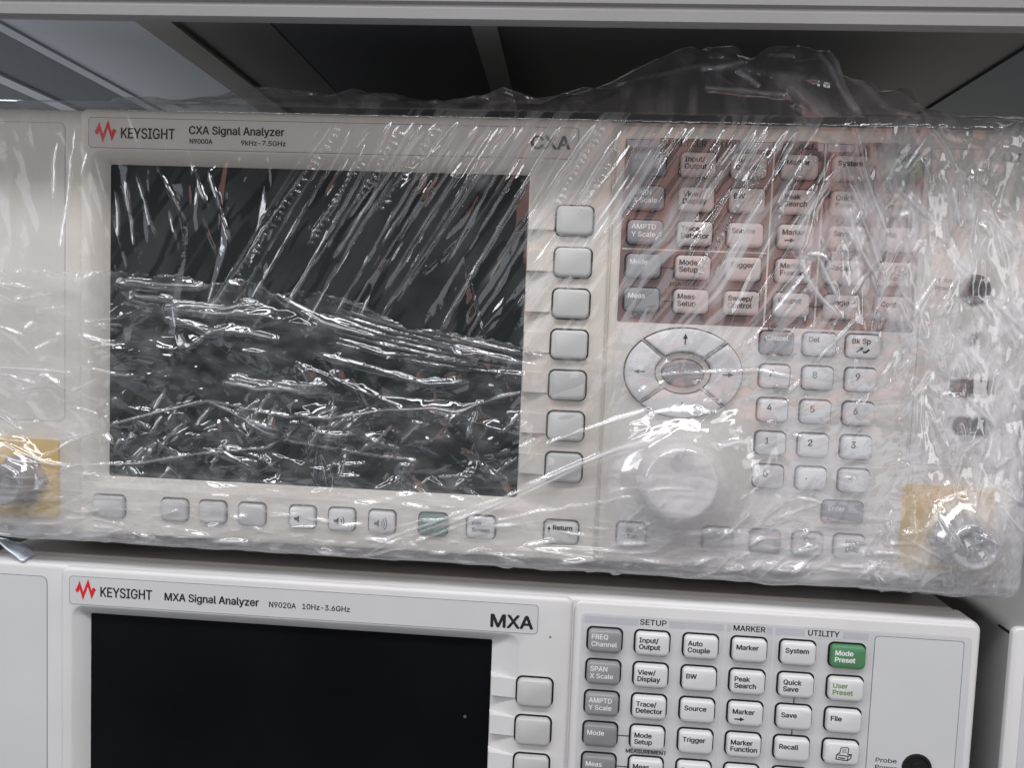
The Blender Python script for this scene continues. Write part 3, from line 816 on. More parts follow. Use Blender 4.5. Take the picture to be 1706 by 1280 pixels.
class Sheet:
    """a film sheet on a grid over the front (s right, t down, mm), wrapped round the box edges."""
    def __init__(s, x0, x1, y0, y1, step):
        s.xs = np.arange(x0, x1 + step, step); s.ys = np.arange(y0, y1 + step, step)
        s.X, s.Y = np.meshgrid(s.xs, s.ys, indexing='ij')
        s.z = np.zeros_like(s.X); s.h = np.zeros_like(s.X); s.step = step
        s.keep = np.ones_like(s.X, bool)
    def sub(s, x0, x1, y0, y1):
        i0, i1 = np.searchsorted(s.xs, (x0, x1)); j0, j1 = np.searchsorted(s.ys, (y0, y1))
        return (slice(i0, i1), slice(j0, j1)) if i1 > i0 and j1 > j0 else None
    def fold(s, cx_, cy_, ang, amp, ra, rb):
        """a local straight crease: |distance| under a soft window, ra along, rb across."""
        m = max(ra, rb) * 2.2
        q = s.sub(cx_ - m, cx_ + m, cy_ - m, cy_ + m)
        if not q:
            return
        dx = s.X[q] - cx_; dy = s.Y[q] - cy_
        ca, sa = math.cos(ang), math.sin(ang)
        u = dx * ca + dy * sa; v = -dx * sa + dy * ca
        wd = np.exp(-(u / ra) ** 4 - (v / rb) ** 2)
        s.z[q] += amp * (np.sqrt(v * v + .012) - rb * .3) * wd
    def facets(s, x0, x1, y0, y1, gx, gy, amp, seed, shear=0.0, soft=10, jit=.8):
        """crumpled film: a random triangulation with random heights, flat shards between sharp folds."""
        r = np.random.default_rng(seed)
        P, Z = [], []
        for a in np.arange(x0 - gx, x1 + gx, gx):
            for b in np.arange(y0 - gy, y1 + gy, gy):
                px_ = a + r.uniform(-.5, .5) * gx * jit * 1.6; py_ = b + r.uniform(-.5, .5) * gy * jit * 1.6
                P.append(Vector((px_ / gx, (py_ - shear * px_) / gy))); Z.append(r.normal(0, amp))
        cv, ce, cf, ov = geometry.delaunay_2d_cdt(P, [], [], 0, 1e-7)[:4]
        Zc = [Z[o_[0]] if o_ else 0.0 for o_ in ov]
        q = s.sub(x0, x1, y0, y1)
        X = s.X[q]; Y = s.Y[q]
        out = np.zeros(X.shape)
        for t in cf:
            a, b, c = [(cv[k].x * gx, cv[k].y * gy + shear * cv[k].x * gx) for k in t]
            i0, i1 = np.searchsorted(X[:, 0], (min(a[0], b[0], c[0]), max(a[0], b[0], c[0]) + s.step))
            j0, j1 = np.searchsorted(Y[0], (min(a[1], b[1], c[1]), max(a[1], b[1], c[1]) + s.step))
            if i1 <= i0 or j1 <= j0:
                continue
            xx = X[i0:i1, j0:j1]; yy = Y[i0:i1, j0:j1]
            den = (b[1] - c[1]) * (a[0] - c[0]) + (c[0] - b[0]) * (a[1] - c[1])
            if abs(den) < 1e-9:
                continue
            l0 = ((b[1] - c[1]) * (xx - c[0]) + (c[0] - b[0]) * (yy - c[1])) / den
            l1 = ((c[1] - a[1]) * (xx - c[0]) + (a[0] - c[0]) * (yy - c[1])) / den
            l2 = 1 - l0 - l1
            m = (l0 >= -1e-6) & (l1 >= -1e-6) & (l2 >= -1e-6)
            v = l0 * Zc[t[0]] + l1 * Zc[t[1]] + l2 * Zc[t[2]]
            out[i0:i1, j0:j1] = np.where(m, v, out[i0:i1, j0:j1])
        w = np.clip((X - x0) / soft, 0, 1) * np.clip((x1 - X) / soft, 0, 1) * np.clip((Y - y0) / soft, 0, 1) * np.clip((y1 - Y) / soft, 0, 1)
        s.z[q] += out * w
    def crease(s, pts, h, w, white=0.0, side=0.0, jit=.25, seed=0, ladder=0.0, ww=None, px=True, d=-1.0, sharp=True):
        P = np.array([unproj(u, v, d) for u, v in pts]) if px else np.array(pts, float)
        r = np.random.default_rng(seed + 99)
        # smooth, then jitter
        n = max(6, int(np.sum(np.hypot(*np.diff(P, axis=0).T)) / 1.6))
        t = np.linspace(0, len(P) - 1, n)
        Q = np.stack([np.interp(t, np.arange(len(P)), P[:, k]) for k in (0, 1)], 1)
        for _ in range(2):
            Q[1:-1] = (Q[:-2] + 2 * Q[1:-1] + Q[2:]) / 4
        Q[1:-1] += r.normal(0, jit, (n - 2, 2))
        Q[1:-1] = (Q[:-2] + 2 * Q[1:-1] + Q[2:]) / 4
        L = np.concatenate([[0], np.cumsum(np.hypot(*np.diff(Q, axis=0).T))])
        T = L[-1]
        amp = .65 + .7 * np.interp(np.arange(n), np.arange(0, n + 4, 4), r.random(len(np.arange(0, n + 4, 4))))
        amp *= np.clip(np.minimum(L, T - L) / min(6, T * .25) + .05, 0, 1)
        pad = 5 * w + 2
        best = {}
        q = s.sub(Q[:, 0].min() - pad, Q[:, 0].max() + pad, Q[:, 1].min() - pad, Q[:, 1].max() + pad)
        if not q:
            return
        X = s.X[q]; Y = s.Y[q]
        D = np.full(X.shape, 1e9); S = np.zeros(X.shape); A = np.zeros(X.shape)
        for k in range(n - 1):
            a, b = Q[k], Q[k + 1]
            i0, i1 = np.searchsorted(X[:, 0], (min(a[0], b[0]) - pad, max(a[0], b[0]) + pad))
            j0, j1 = np.searchsorted(Y[0], (min(a[1], b[1]) - pad, max(a[1], b[1]) + pad))
            if i1 <= i0 or j1 <= j0:
                continue
            e = b - a; l2 = e @ e + 1e-9
            xx = X[i0:i1, j0:j1] - a[0]; yy = Y[i0:i1, j0:j1] - a[1]
            tt = np.clip((xx * e[0] + yy * e[1]) / l2, 0, 1)
            vx = xx - tt * e[0]; vy = yy - tt * e[1]
            dd = np.hypot(vx, vy)
            m = dd < D[i0:i1, j0:j1]
            sg = np.sign(xx * e[1] - yy * e[0])
            D[i0:i1, j0:j1] = np.where(m, dd, D[i0:i1, j0:j1])
            S[i0:i1, j0:j1] = np.where(m, sg, S[i0:i1, j0:j1])
            am = amp[k] + (amp[k + 1] - amp[k]) * tt
            if ladder:
                am = am * (1 + ladder * np.sin((L[k] + tt * (L[k + 1] - L[k])) * 2 * math.pi / 2.6))
            A[i0:i1, j0:j1] = np.where(m, am, A[i0:i1, j0:j1])
        g = np.exp(-(np.sqrt(D * D + (.18 * w) ** 2) - .18 * w) / (.62 * w)) if sharp else np.exp(-(D / w) ** 2)
        s.z[q] += h * A * g + side * A * S * D * np.exp(-(D / (2.2 * w)) ** 2)
        if white:
            k = ww or .45 * w
            s.h[q] += white * A * np.exp(-(D / k) ** 2)  # whitened folds; bright glint lines are painted in as haze too
    def build(s, name, parent, base, m='film', lift=0.0):
        X, Y = s.X, s.Y
        def wrap(c, lo, hi, r):
            pos = c.copy(); dep = np.zeros_like(c); nx = np.zeros_like(c)
            for edge, sg in ((hi, 1), (lo, -1)):
                e = sg * (c - (edge - sg * r))
                a = np.clip(e / r, 0, math.pi / 2)
                on = e > 0
                pos = np.where(on, edge - sg * r + sg * r * np.sin(a), pos)
                dep = np.where(on, r * (1 - np.cos(a)) + np.maximum(e - r * math.pi / 2, 0), dep)
                nx = np.where(on, sg * np.sin(a), nx)
            return pos, dep, nx
        px_, dx_, nx = wrap(X, -900, 180.6, 4.5)
        py_, dy_, ny = wrap(Y, -87.2, 95.6, 4.0)
        nz = np.sqrt(np.clip(1 - nx ** 2 - ny ** 2, 0, 1))
        h = base(X, Y) + s.z + lift
        # outward offset h: along -D on the front, sideways round the edges
        front = np.clip(nz, 0, 1)
        px_ = px_ + nx * np.maximum(h, -.5) * .6
        py_ = py_ + ny * np.maximum(h, -.5) * .6
        D = dx_ + dy_ - h * front - (1 - front) * 0
        n0, n1 = X.shape
        V = np.stack([px_ * MM, D * MM, -py_ * MM], -1).reshape(-1, 3).astype(np.float32)
        idx = np.arange(n0 * n1).reshape(n0, n1)
        k = s.keep[:-1, :-1] & s.keep[1:, :-1] & s.keep[:-1, 1:] & s.keep[1:, 1:]
        q = np.stack([idx[:-1, :-1][k], idx[1:, :-1][k], idx[1:, 1:][k], idx[:-1, 1:][k]], -1).astype(np.int32)
        used = np.zeros(n0 * n1, bool); used[q.ravel()] = True
        remap = np.cumsum(used) - 1
        return grid_mesh(name, V[used], remap[q].astype(np.int32), np.clip(s.h.reshape(-1)[used], 0, .93), parent, m)

def grid_mesh(name, V, q, haze, parent, m='film'):
    me = bpy.data.meshes.new(name)
    me.vertices.add(len(V)); me.vertices.foreach_set('co', np.ascontiguousarray(V, np.float32).ravel())
    me.loops.add(q.size); me.loops.foreach_set('vertex_index', q.ravel())
    me.polygons.add(len(q))
    me.polygons.foreach_set('loop_start', np.arange(0, q.size, 4, dtype=np.int32))
    me.polygons.foreach_set('use_smooth', np.ones(len(q), bool))
    me.update(calc_edges=True)
    a = me.attributes.new('haze', 'FLOAT', 'POINT')
    a.data.foreach_set('value', np.ascontiguousarray(haze, np.float32))
    me.materials.append(MT[m])
    o = bpy.data.objects.new(name, me)
    COL.objects.link(o)
    link(o, parent)
    return o

film = empty('stretch_film', -30, 96, 0, 'clear crinkled stretch film wrapped round the upper analyzer with a loose flap on top', 'stretch film')

def base_height(X, Y):
    b = np.full_like(X, 1.6)
    def tent(cx_, cy_, r, h, reach):
        d = np.hypot(X - cx_, Y - cy_)
        return h * np.exp(-np.maximum(d - r, 0) / reach)
    b = np.maximum(b, 1.6 + tent(46.2, 55.6, 13.5, 13.9, 10) - .6)
    b = np.maximum(b, 1.6 + tent(156.5, 74.2, 8.2, 10.8, 7) - .6)
    b = np.maximum(b, 1.6 + tent(-228.6, 71.2, 8.2, 10.8, 7) - .6)
    return b

def scatter_folds(sh, n, x0, x1, y0, y1, ang, dang, amp, ra, rb, seed):
    r = np.random.default_rng(seed)
    for _ in range(n):
        sh.fold(r.uniform(x0, x1), r.uniform(y0, y1), r.normal(ang, dang), r.normal(0, amp), r.uniform(*ra), r.uniform(*rb))

# --- inner layer over the whole front: diagonal pleats above, crumple below
A = Sheet(-262, 212, -91, 128, 0.5)
A.z += (fbm(A.X / 34, A.Y / 34, 3) - .5) * 1.2
X, Y = A.X, A.Y
diag = math.atan2(0.86, -0.55)
scatter_folds(A, 130, -130, 130, -88, 10, diag, .10, .16, (14, 45), (1.5, 5), 21)
scatter_folds(A, 60, -205, -120, -88, 0, math.radians(76), .10, .09, (8, 26), (1.5, 4), 22)
scatter_folds(A, 30, -190, 15, -20, 75, .9, 1.0, .10, (6, 24), (3, 9), 23)
scatter_folds(A, 60, -255, -195, -80, 95, 1.3, .5, .03, (8, 30), (3, 8), 24)
scatter_folds(A, 150, 15, 180, 0, 95, -.4, .6, .09, (4, 22), (2, 7), 25)
scatter_folds(A, 160, 90, 200, -85, 10, 1.45, .45, .09, (5, 22), (1.5, 5), 26)
scatter_folds(A, 260, -255, 180, 72, 104, 0.0, .22, .20, (5, 26), (1.0, 4), 27)
A.facets(-192, -12, -66, 20, 8, 26, .34, 201, shear=-1.4, soft=6)
A.facets(-192, -12, 5, 72, 15, 9, .48, 202, shear=.4, soft=6)
A.facets(14, 185, -8, 95, 12, 9, .20, 203, shear=-.5, soft=8)
A.facets(-255, -190, -60, 95, 14, 20, .14, 204, soft=8)
r = np.random.default_rng(5)
# long diagonal pleats
xt = 540.0; k = 0
while xt < 1420:
    L = r.uniform(120, 370) * (1.0 if xt < 1050 else .75)
    y0 = 198 + r.uniform(0, 60) * (r.random() < .5)
    sl = r.uniform(.56, .70)
    w = r.uniform(.35, .75)
    A.crease([(xt, y0), (xt - sl * L * .5 + r.normal(0, 3), y0 + L * .5), (xt - sl * L, y0 + L)], r.uniform(.35, .8) * (1 if r.random() < .8 else -1), w,
             white=r.uniform(.12, .38), jit=.16, seed=k, ww=.26)
    if r.random() < .16:                 # little cross ticks where the pleat has gathered
        nt_ = int(L / 9)
        for q in range(2, nt_):
            f_ = q / nt_
            u, v = xt - sl * L * f_, y0 + L * f_
            ln = r.uniform(5, 15)
            A.crease([(u, v), (u + ln, v + ln * r.uniform(.1, .5))], r.uniform(.3, .6), .4, white=r.uniform(.08, .3), jit=.05, seed=k * 50 + q, ww=.3)
    xt += r.uniform(7, 23); k += 1
for (u, v, u2, v2, wd, hz_) in ((1060, 330, 1090, 240, 3.2, .45), (1085, 420, 1165, 260, 2.0, .35), (1180, 520, 1265, 330, 3.0, .42), (1222, 320, 1262, 235, 2.6, .4), (1270, 420, 1330, 250, 2.6, .45), (1290, 540, 1360, 360, 3.4, .42),
                             (600, 300, 660, 200, 2.2, .22), (690, 300, 760, 200, 3.6, .28), (790, 320, 860, 205, 4.2, .3), (880, 330, 950, 215, 3.5, .28), (960, 360, 1010, 240, 3.5, .25), (1010, 420, 1060, 300, 1.6, .3), (800, 480, 850, 400, 1.6, .10), (560, 420, 590, 340, 2.5, .06)):
    A.crease([(u, v), ((u + u2) / 2 + 3, (v + v2) / 2), (u2, v2)], .12, wd, white=hz_ * .75, jit=.3, seed=k, ww=wd, sharp=False); k += 1
for pts in ([(260, 270), (316, 376)], [(322, 274), (352, 350)], [(350, 280), (388, 412)], [(230, 290), (262, 395)], [(213, 300), (228, 420)], [(195, 300), (203, 420)], [(285, 350), (300, 420)], [(340, 360), (362, 430)],
            [(100, 230), (92, 330)], [(150, 250), (138, 300)], [(130, 210), (104, 420)]):
    A.crease(pts, r.uniform(.4, .7), r.uniform(.5, .9), white=r.uniform(.12, .25), jit=.2, seed=k, ww=.5); k += 1
# veil of the film: a little milk everywhere, more where it is bunched
qq = X * .84 + Y * .54 + 6 * (fbm(X / 26, Y / 26, 36, 2) - .5); pp = -X * .54 + Y * .84
band = sstep(.53, .59, fbm(qq / 4.5, pp / 60, 33, 3)) * (.55 + .9 * fbm(qq / 1.1, pp / 25, 34, 2))
A.h *= .55 + .8 * fbm(qq / .8, pp / 9, 35, 2)
A.h += .30 * band * sstep(-120, -20, X) * sstep(12, -8, Y) * (1 - .75 * sstep(-66, -60, Y) * sstep(-14, -20, X))
A.h += .035 + .05 * (fbm(X / 14, Y / 14, 31) - .3)
A.h += .10 * sstep(-30, 40, Y) * sstep(14, 30, X)
A.h += (.04 + .30 * np.clip(fbm(X / 3.5 + Y * .03, Y / 26, 37, 3) - .47, 0, 1)) * sstep(-186, -196, X)
A.h += .05 * sstep(-84, -87, Y) * sstep(-190, -150, X)
scr = sstep(-194, -191, X) * sstep(-16, -18.5, X) * sstep(-64, -62, Y) * sstep(69, 66, Y)
A.h -= scr * (.018 + .12 * band)
A.h = np.clip(A.h, 0, .9)
A.z *= .35 + .65 * sstep(-83, -76, Y)
A.build('inner_layer', film, base_height)

# --- outer band over the lower half: free upper edge, sagging horizontal folds
B = Sheet(-262, 205, -60, 126, 0.5)
X, Y = B.X, B.Y
edge_px = [(-60, 440), (0, 446), (80, 452), (186, 451), (253, 456), (316, 458), (345, 476), (387, 465), (415, 463), (457, 488), (527, 486), (598, 500), (638, 525), (687, 548), (747, 553), (824, 565), (867, 574), (930, 590), (1010, 598), (1090, 602),
           (1180, 585), (1260, 560), (1350, 540), (1450, 520), (1560, 500), (1720, 480)]
E_ = np.array([unproj(u, v, -2) for u, v in edge_px])
ey = np.interp(X, E_[:, 0], E_[:, 1]) + (fbm(X / 3, X * 0, 41) - .5) * 2.4
B.keep = Y > ey
de = Y - ey
B.z += .9 * np.exp(-de / 1.2) * (fbm(X / 1.6, Y / 2, 42, 2) - .35) * 1.6
B.h += .5 * np.exp(-(de / .7) ** 2) * sstep(.45, .7, fbm(X / 2.2, Y, 43, 2))
B.z += (fbm(X / 34, Y / 20, 44) - .5) * 1.0
B.facets(-192, -12, -28, 72, 22, 7, .85, 211, shear=.16, soft=5)
B.facets(-192, -12, -20, 72, 10, 5, .36, 212, shear=-.3, soft=5)
B.facets(-192, -12, 28, 70, 9, 6, .75, 213, shear=-.35, soft=8)
B.facets(14, 182, -12, 96, 14, 8, .20, 214, shear=-.45, soft=8)
B.facets(-258, 182, 68, 100, 20, 4.0, .42, 215, shear=-.04, soft=5)
B.facets(-256, -190, -25, 80, 18, 8, .16, 216, shear=.1, soft=8)
scatter_folds(B, 40, -190, 10, -25, 72, .15, .45, .14, (10, 36), (3, 10), 51)
scatter_folds(B, 20, -190, -15, 25, 70, -.2, .8, .16, (5, 16), (2, 6), 52)
scatter_folds(B, 200, -255, 180, 70, 104, -.05, .2, .22, (5, 26), (1, 4), 53)
scatter_folds(B, 120, 15, 180, -10, 95, -.5, .5, .10, (5, 24), (2, 7), 54)
scatter_folds(B, 50, -255, -190, -30, 80, .1, .4, .06, (6, 26), (3, 7), 55)
def C(pts, h, w, white=0., **kw):
    global k
    B.crease(pts, h, w, white, seed=k, d=-2.5, **kw); k += 1
# bright sagging folds across the screen
for pts, n_, hh in (([(186, 469), (225, 472), (267, 477), (316, 479), (352, 477)], 3, 1.0), ([(215, 488), (232, 493), (267, 497), (292, 499)], 2, .9),
                    ([(274, 511), (327, 513), (373, 520), (415, 513), (433, 509)], 4, 1.1), ([(274, 515), (352, 524), (440, 523), (464, 518)], 2, .7),
                    ([(271, 532), (317, 539), (352, 553), (397, 551), (436, 558), (468, 567)], 3, 1.1), ([(376, 632), (422, 644), (468, 644), (510, 650), (545, 651)], 5, 1.2),
                    ([(434, 470), (470, 500), (540, 540), (620, 560)], 2, .7), ([(520, 590), (600, 610), (700, 640), (780, 640)], 2, .7), ([(300, 590), (340, 560), (400, 540)], 1, .6)):
    C(pts, .7, 3.0, 0, jit=.15)
    for q in range(n_):
        o_ = (q - (n_ - 1) / 2) * 3.4
        C([(u + r.normal(0, 5), v + o_ + r.normal(0, 1.2)) for u, v in pts], hh * r.uniform(.6, 1.1), r.uniform(.45, .9), r.uniform(.12, .35), jit=.22, ww=.35)
for q in range(9):
    o_ = q * 9
    C([(556 + r.uniform(-15, 10), 497 + o_), (640, 522 + o_ + r.normal(0, 2)), (726, 544 + o_ * .9 + r.normal(0, 2)), (880 + r.uniform(-30, 60), 586 + o_ * .55)], r.uniform(.4, .9), r.uniform(.4, .9), r.uniform(.1, .25), jit=.08)
C([(499, 600), (520, 640), (560, 660), (640, 680)], 1.6, 3.4, .05, sharp=False)
C([(555, 602), (570, 640), (620, 660), (700, 690)], 1.3, 2.6, .06, sharp=False)
# long taut folds
C([(176, 711), (207, 701), (345, 666), (400, 695), (468, 732)], .9, .6, .55, ww=.3, jit=.06)
C([(345, 666), (422, 684), (500, 697)], .8, .8, .4, jit=.2)
C([(352, 671), (420, 700), (470, 720)], .9, 1.2, .3, jit=.3)
C([(468, 732), (598, 754), (700, 770)], .7, .5, .35, ww=.3, jit=.1)
C([(480, 690), (550, 697), (638, 683), (726, 680), (761, 687), (831, 662), (880, 652)], .9, .7, .5, ww=.35, jit=.12)
C([(500, 697), (540, 722), (600, 724)], .9, .9, .35)
C([(123, 775), (229, 773), (317, 757), (387, 750), (443, 747), (468, 732)], .9, .6, .5, ww=.3, jit=.08)
C([(0, 750), (70, 768), (116, 776)], .9, .8, .5, ww=.35)
C([(10, 732), (74, 764), (120, 778)], .8, .6, .45, ww=.3)
C([(74, 764), (120, 735), (169, 715)], .7, .5, .4, ww=.3, jit=.08)
C([(-20, 612), (70, 616), (122, 622)], .8, .6, .5, ww=.3, jit=.1)
C([(137, 613), (183, 623), (232, 627)], .9, .8, .4)
C([(-10, 620), (70, 641)], .7, .6, .35)
C([(116, 655), (165, 630)], .6, .5, .4, ww=.3, jit=.05)
C([(0, 545), (40, 560)], .8, .7, .3)
for o_, wh, n0, n1 in ((0, .55, 0, 9), (4, .3, 2, 8), (9, .5, 2, 9), (14, .25, 3, 8), (7, .25, 0, 4), (19, .2, 1, 5), (-4, .2, 4, 9)):
    line = [(610, 916), (660, 893), (720, 874), (796, 846), (860, 820), (915, 794), (972, 768), (1030, 745), (1078, 729), (1130, 700)][n0:n1 + 1]
    C([(u, v + o_ * (1.2 - .8 * (u - 610) / 520) + r.normal(0, 1.2)) for u, v in line], .8, .5, wh, ww=.3, jit=.12)
C([(780, 880), (900, 852), (985, 838), (1060, 820)], .7, .6, .35, ww=.35)
C([(905, 742), (940, 729), (1007, 706), (1085, 680)], .9, .8, .5, ww=.4)
C([(600, 898), (700, 868), (790, 862), (850, 866)], .6, .5, .25, ww=.3)
C([(580, 930), (690, 912)], .6, .5, .5, ww=.3)
C([(1080, 628), (1151, 580), (1200, 546)], .8, .6, .55, ww=.35, jit=.1)
C([(1089, 618), (1160, 570), (1230, 545)], .8, .7, .4, ww=.3)
C([(1085, 626), (1150, 622), (1222, 619), (1255, 617), (1332, 632)], .8, .7, .5, ww=.4)
C([(1309, 659), (1335, 632)], .7, .5, .6, ww=.35, jit=.05)
C([(1349, 614), (1385, 575), (1425, 533), (1470, 488)], .8, .5, .6, ww=.35, jit=.05)
C([(1190, 740), (1230, 733), (1250, 742)], 1.2, 1.6, .5)
C([(1288, 866), (1330, 850), (1370, 838)], .8, .8, .4)
C([(1322, 828), (1345, 832), (1370, 838)], .8, .6, .5, ww=.4)
C([(1060, 808), (1110, 802), (1150, 806)], .5, .4, .4, ww=.3)
for q in range(140):                       # short glints along the bottom: raised folds plus painted white haze lines
    u, v = r.uniform(10, 1620), r.uniform(862, 955)
    L = r.uniform(15, 75); a = r.normal(.02, .12) if u < 1000 else r.normal(-.35, .3)
    C([(u, v + (u - 600) * .02), (u + L * math.cos(a), v + (u - 600) * .02 + L * math.sin(a))], r.uniform(.5, 1.0), r.uniform(.7, 1.4), r.uniform(.2, .7), ww=.26, jit=.08)
for q in range(36):
    u, v = r.uniform(-10, 175), r.uniform(430, 800)
    L = r.uniform(12, 70); a = r.normal(.05, .3)
    C([(u, v), (u + L * math.cos(a), v + L * math.sin(a))], r.uniform(.4, .9), r.uniform(.6, 1.2), r.uniform(.1, .5), ww=.26, jit=.08)
for q in range(85):
    u, v = r.uniform(190, 860), r.uniform(690, 815)
    L = r.uniform(12, 80); a = r.normal(-.2, .45) if q % 3 else r.normal(-1.05, .2)
    C([(u, v), (u + L * math.cos(a), v + L * math.sin(a))], r.uniform(.5, 1.1), r.uniform(.7, 1.6), r.uniform(.1, .35), ww=.3, jit=.15)
for q in range(45):
    u, v = r.uniform(1000, 1690), r.uniform(560, 900)
    L = r.uniform(8, 35); a = r.normal(-.6, .6)
    C([(u, v), (u + L * math.cos(a), v + L * math.sin(a))], r.uniform(.4, .9), r.uniform(.7, 1.2), r.uniform(.1, .45), ww=.3, jit=.15)
B.h += .03 + .06 * (fbm(X / 9, Y / 9, 61) - .25)
B.h += .14 * sstep(60, 84, Y)
B.h += .10 * sstep(20, 60, X) * sstep(30, 60, Y)
B.h += .24 * np.exp(-(np.maximum(np.hypot(X - 46.2, Y - 55.6) - 8, 0) / 16) ** 2) * (.7 + .6 * fbm(X / 5, Y / 5, 62))
B.h += (.07 + .35 * np.clip(fbm(X / 14, Y / 5, 63, 3) - .47, 0, 1)) * sstep(-186, -196, X)
B.h += .42 * np.clip(fbm(X / 20 + Y * .05, (Y - X * .02) / 1.3, 64, 3) - .46, 0, 1) * sstep(56, 70, Y)
B.h += .10 * np.clip(fbm(X / 8 - Y / 9, Y / 5 + X / 30, 65, 3) - .40, 0, 1) * 2
scr = sstep(-194, -191, X) * sstep(-16, -18.5, X) * sstep(69, 66, Y)
B.h -= scr * .027
B.h = np.clip(B.h, .004, .92)
B.build('outer_band', film, base_height, lift=1.1)

# --- milky bunched band over the right end
G = Sheet(84, 212, -91, 110, 0.5)
X, Y = G.X, G.Y
E2 = np.array([unproj(u, v, -3) for u, v in [(1385, 140), (1400, 210), (1375, 270), (1345, 350), (1320, 420), (1330, 470), (1380, 520), (1440, 545), (1500, 620), (1490, 760), (1470, 860), (1440, 960), (1440, 1010)]])
ex = np.interp(Y, E2[:, 1], E2[:, 0]) + (fbm(Y / 5, X * 0, 71) - .5) * 5
G.keep = X > ex
de = X - ex
G.z += (fbm(X / 9, Y / 22, 72) - .5) * 1.2
G.facets(90, 200, -90, 104, 9, 22, .34, 221, soft=8)
scatter_folds(G, 120, 95, 200, -90, 100, 1.5, .55, .10, (4, 20), (1.2, 5), 73)
scatter_folds(G, 120, 95, 180, 50, 105, .1, .7, .12, (4, 16), (1.2, 5), 74)
def GC(pts, h, w, white=0., **kw):
    global k
    G.crease(pts, h, w, white, seed=k, d=-3.5, **kw); k += 1
GC([(1375, 215), (1352, 290), (1330, 360), (1322, 425)], .5, 3.4, .34, ww=3.2, jit=.4, sharp=False)
GC([(1400, 210), (1395, 290), (1405, 350), (1440, 420)], .4, 2.2, .26, ww=2.0, jit=.4, sharp=False)
GC([(1450, 230), (1480, 270), (1500, 330)], .4, 4.0, .40, ww=4.5, jit=.5, sharp=False)
GC([(1391, 150), (1416, 190), (1433, 225), (1437, 274), (1458, 334), (1479, 392)], .9, .6, .5, ww=.35, jit=.12)
GC([(1542, 200), (1574, 239), (1598, 285), (1605, 330)], .9, .7, .55, ww=.5, jit=.1)
GC([(1380, 260), (1352, 340), (1331, 422)], 1.0, 1.2, .3, jit=.25)
GC([(1333, 420), (1345, 470), (1370, 500), (1400, 530)], 1.5, 1.1, .7, ww=.7, jit=.3)
GC([(1362, 425), (1380, 470), (1395, 500)], 1.3, 1.0, .6, ww=.6, jit=.3)
GC([(1338, 425), (1375, 424), (1385, 450)], .9, .7, .6, ww=.4)
GC([(1420, 380), (1440, 430), (1470, 480)], .8, .7, .4)
GC([(1403, 255), (1425, 330), (1450, 400), (1475, 470)], .7, .8, .3)
for q in range(110):
    u, v = r.uniform(1400, 1690), r.uniform(250, 930)
    L = r.uniform(15, 110); a = r.normal(1.5, .5)
    GC([(u, v), (u + L * math.cos(a), v + L * math.sin(a))], r.uniform(.4, .9), r.uniform(.6, 1.1), r.uniform(.1, .4), ww=.3, jit=.1)
streak = fbm(X / 2.0 + Y * .05, Y / 15, 81, 3)
cloud = fbm(X / 10, Y / 14, 82, 3)
s2 = fbm((X * .8 + Y * .6) / 1.2, (Y * .8 - X * .6) / 14, 85, 3); s3 = fbm((X * .9 - Y * .42) / 1.2, (Y * .9 + X * .42) / 12, 86, 3)
pat = .27 + .8 * (cloud - .46) + .42 * (streak - .5) + .3 * (s2 - .5) + .3 * (s3 - .5) + .1 * (fbm(X / 2.5, Y / 2.5, 87, 3) - .5)
for (hx, hy, hr, hk) in ((156.4, -23.2, 6.2, .75), (156.4, -3.5, 3.4, .5), (153.5, 15, 4.6, .8), (160, 15, 4.4, .7), (153.5, 29.8, 4.4, .7), (160.5, 29.8, 4.4, .8), (157, 72, 8, .35), (140, 60, 6, .4), (107, -42, 8, .4), (107, -14, 7, .5)):
    pat -= hk * np.clip(pat, 0, 1) * sstep(hr * 1.15, hr * .85, np.hypot(X - hx, Y - hy))
G.h += sstep(0, 26, de) * np.clip(pat, .04, .8)
G.h *= .35 + .65 * sstep(-84, -58, Y)
G.h = np.clip(G.h, 0, .9)
G.build('end_band', film, base_height, lift=2.0)

# --- loose flap that stands up above the top edge
prof_px = [(190, 168), (260, 160), (340, 150), (420, 146), (520, 148), (640, 152), (780, 155), (900, 156), (965, 146), (1010, 134), (1060, 108), (1105, 88), (1140, 73), (1180, 64), (1215, 74), (1250, 82), (1300, 76), (1350, 63), (1388, 66), (1402, 108), (1430, 124), (1452, 132), (1466, 152), (1500, 150), (1530, 165), (1560, 188), (1600, 203), (1680, 212)]
Pp = np.array([unproj(u, v, 10) for u, v in prof_px])
xs = np.arange(Pp[0, 0], Pp[-1, 0], .7); ts = np.linspace(0, 1, 150)
XX, TT = np.meshgrid(xs, ts, indexing='ij')
H = np.interp(XX, Pp[:, 0], Pp[:, 1])
arc = np.sin(np.pi * np.clip(TT, 0, 1)) ** .62
foot = np.full_like(TT, -86.9)
YY = foot + (H - foot) * arc
DD = 0.5 + 46 * TT - 4 * np.sin(np.pi * TT)
n1 = (fbm(XX / 11 + TT * 1.5, TT * 3.5, 91, 3) - .5)
fl = np.zeros_like(XX)
rf = np.random.default_rng(8)
for q in range(110):
    cx_, ct = rf.uniform(xs[0], xs[-1]), rf.uniform(0, 1)
    an = rf.uniform(0, math.pi); rad = rf.uniform(9, 30)
    u = (XX - cx_); v = (TT - ct) * 60
    vv = -u * math.sin(an) + v * math.cos(an)
    fl += rf.normal(0, .085) * (np.sqrt(vv * vv + .03) - rad * .4) * np.exp(-(u * u + v * v) / rad ** 2)
win = np.sin(np.pi * TT) ** .5
fs = Sheet(-260, 200, 0, 60, .7)
fs.facets(-258, 198, 0.5, 59.5, 11, 9, 1.3, 231, shear=.5, soft=3)
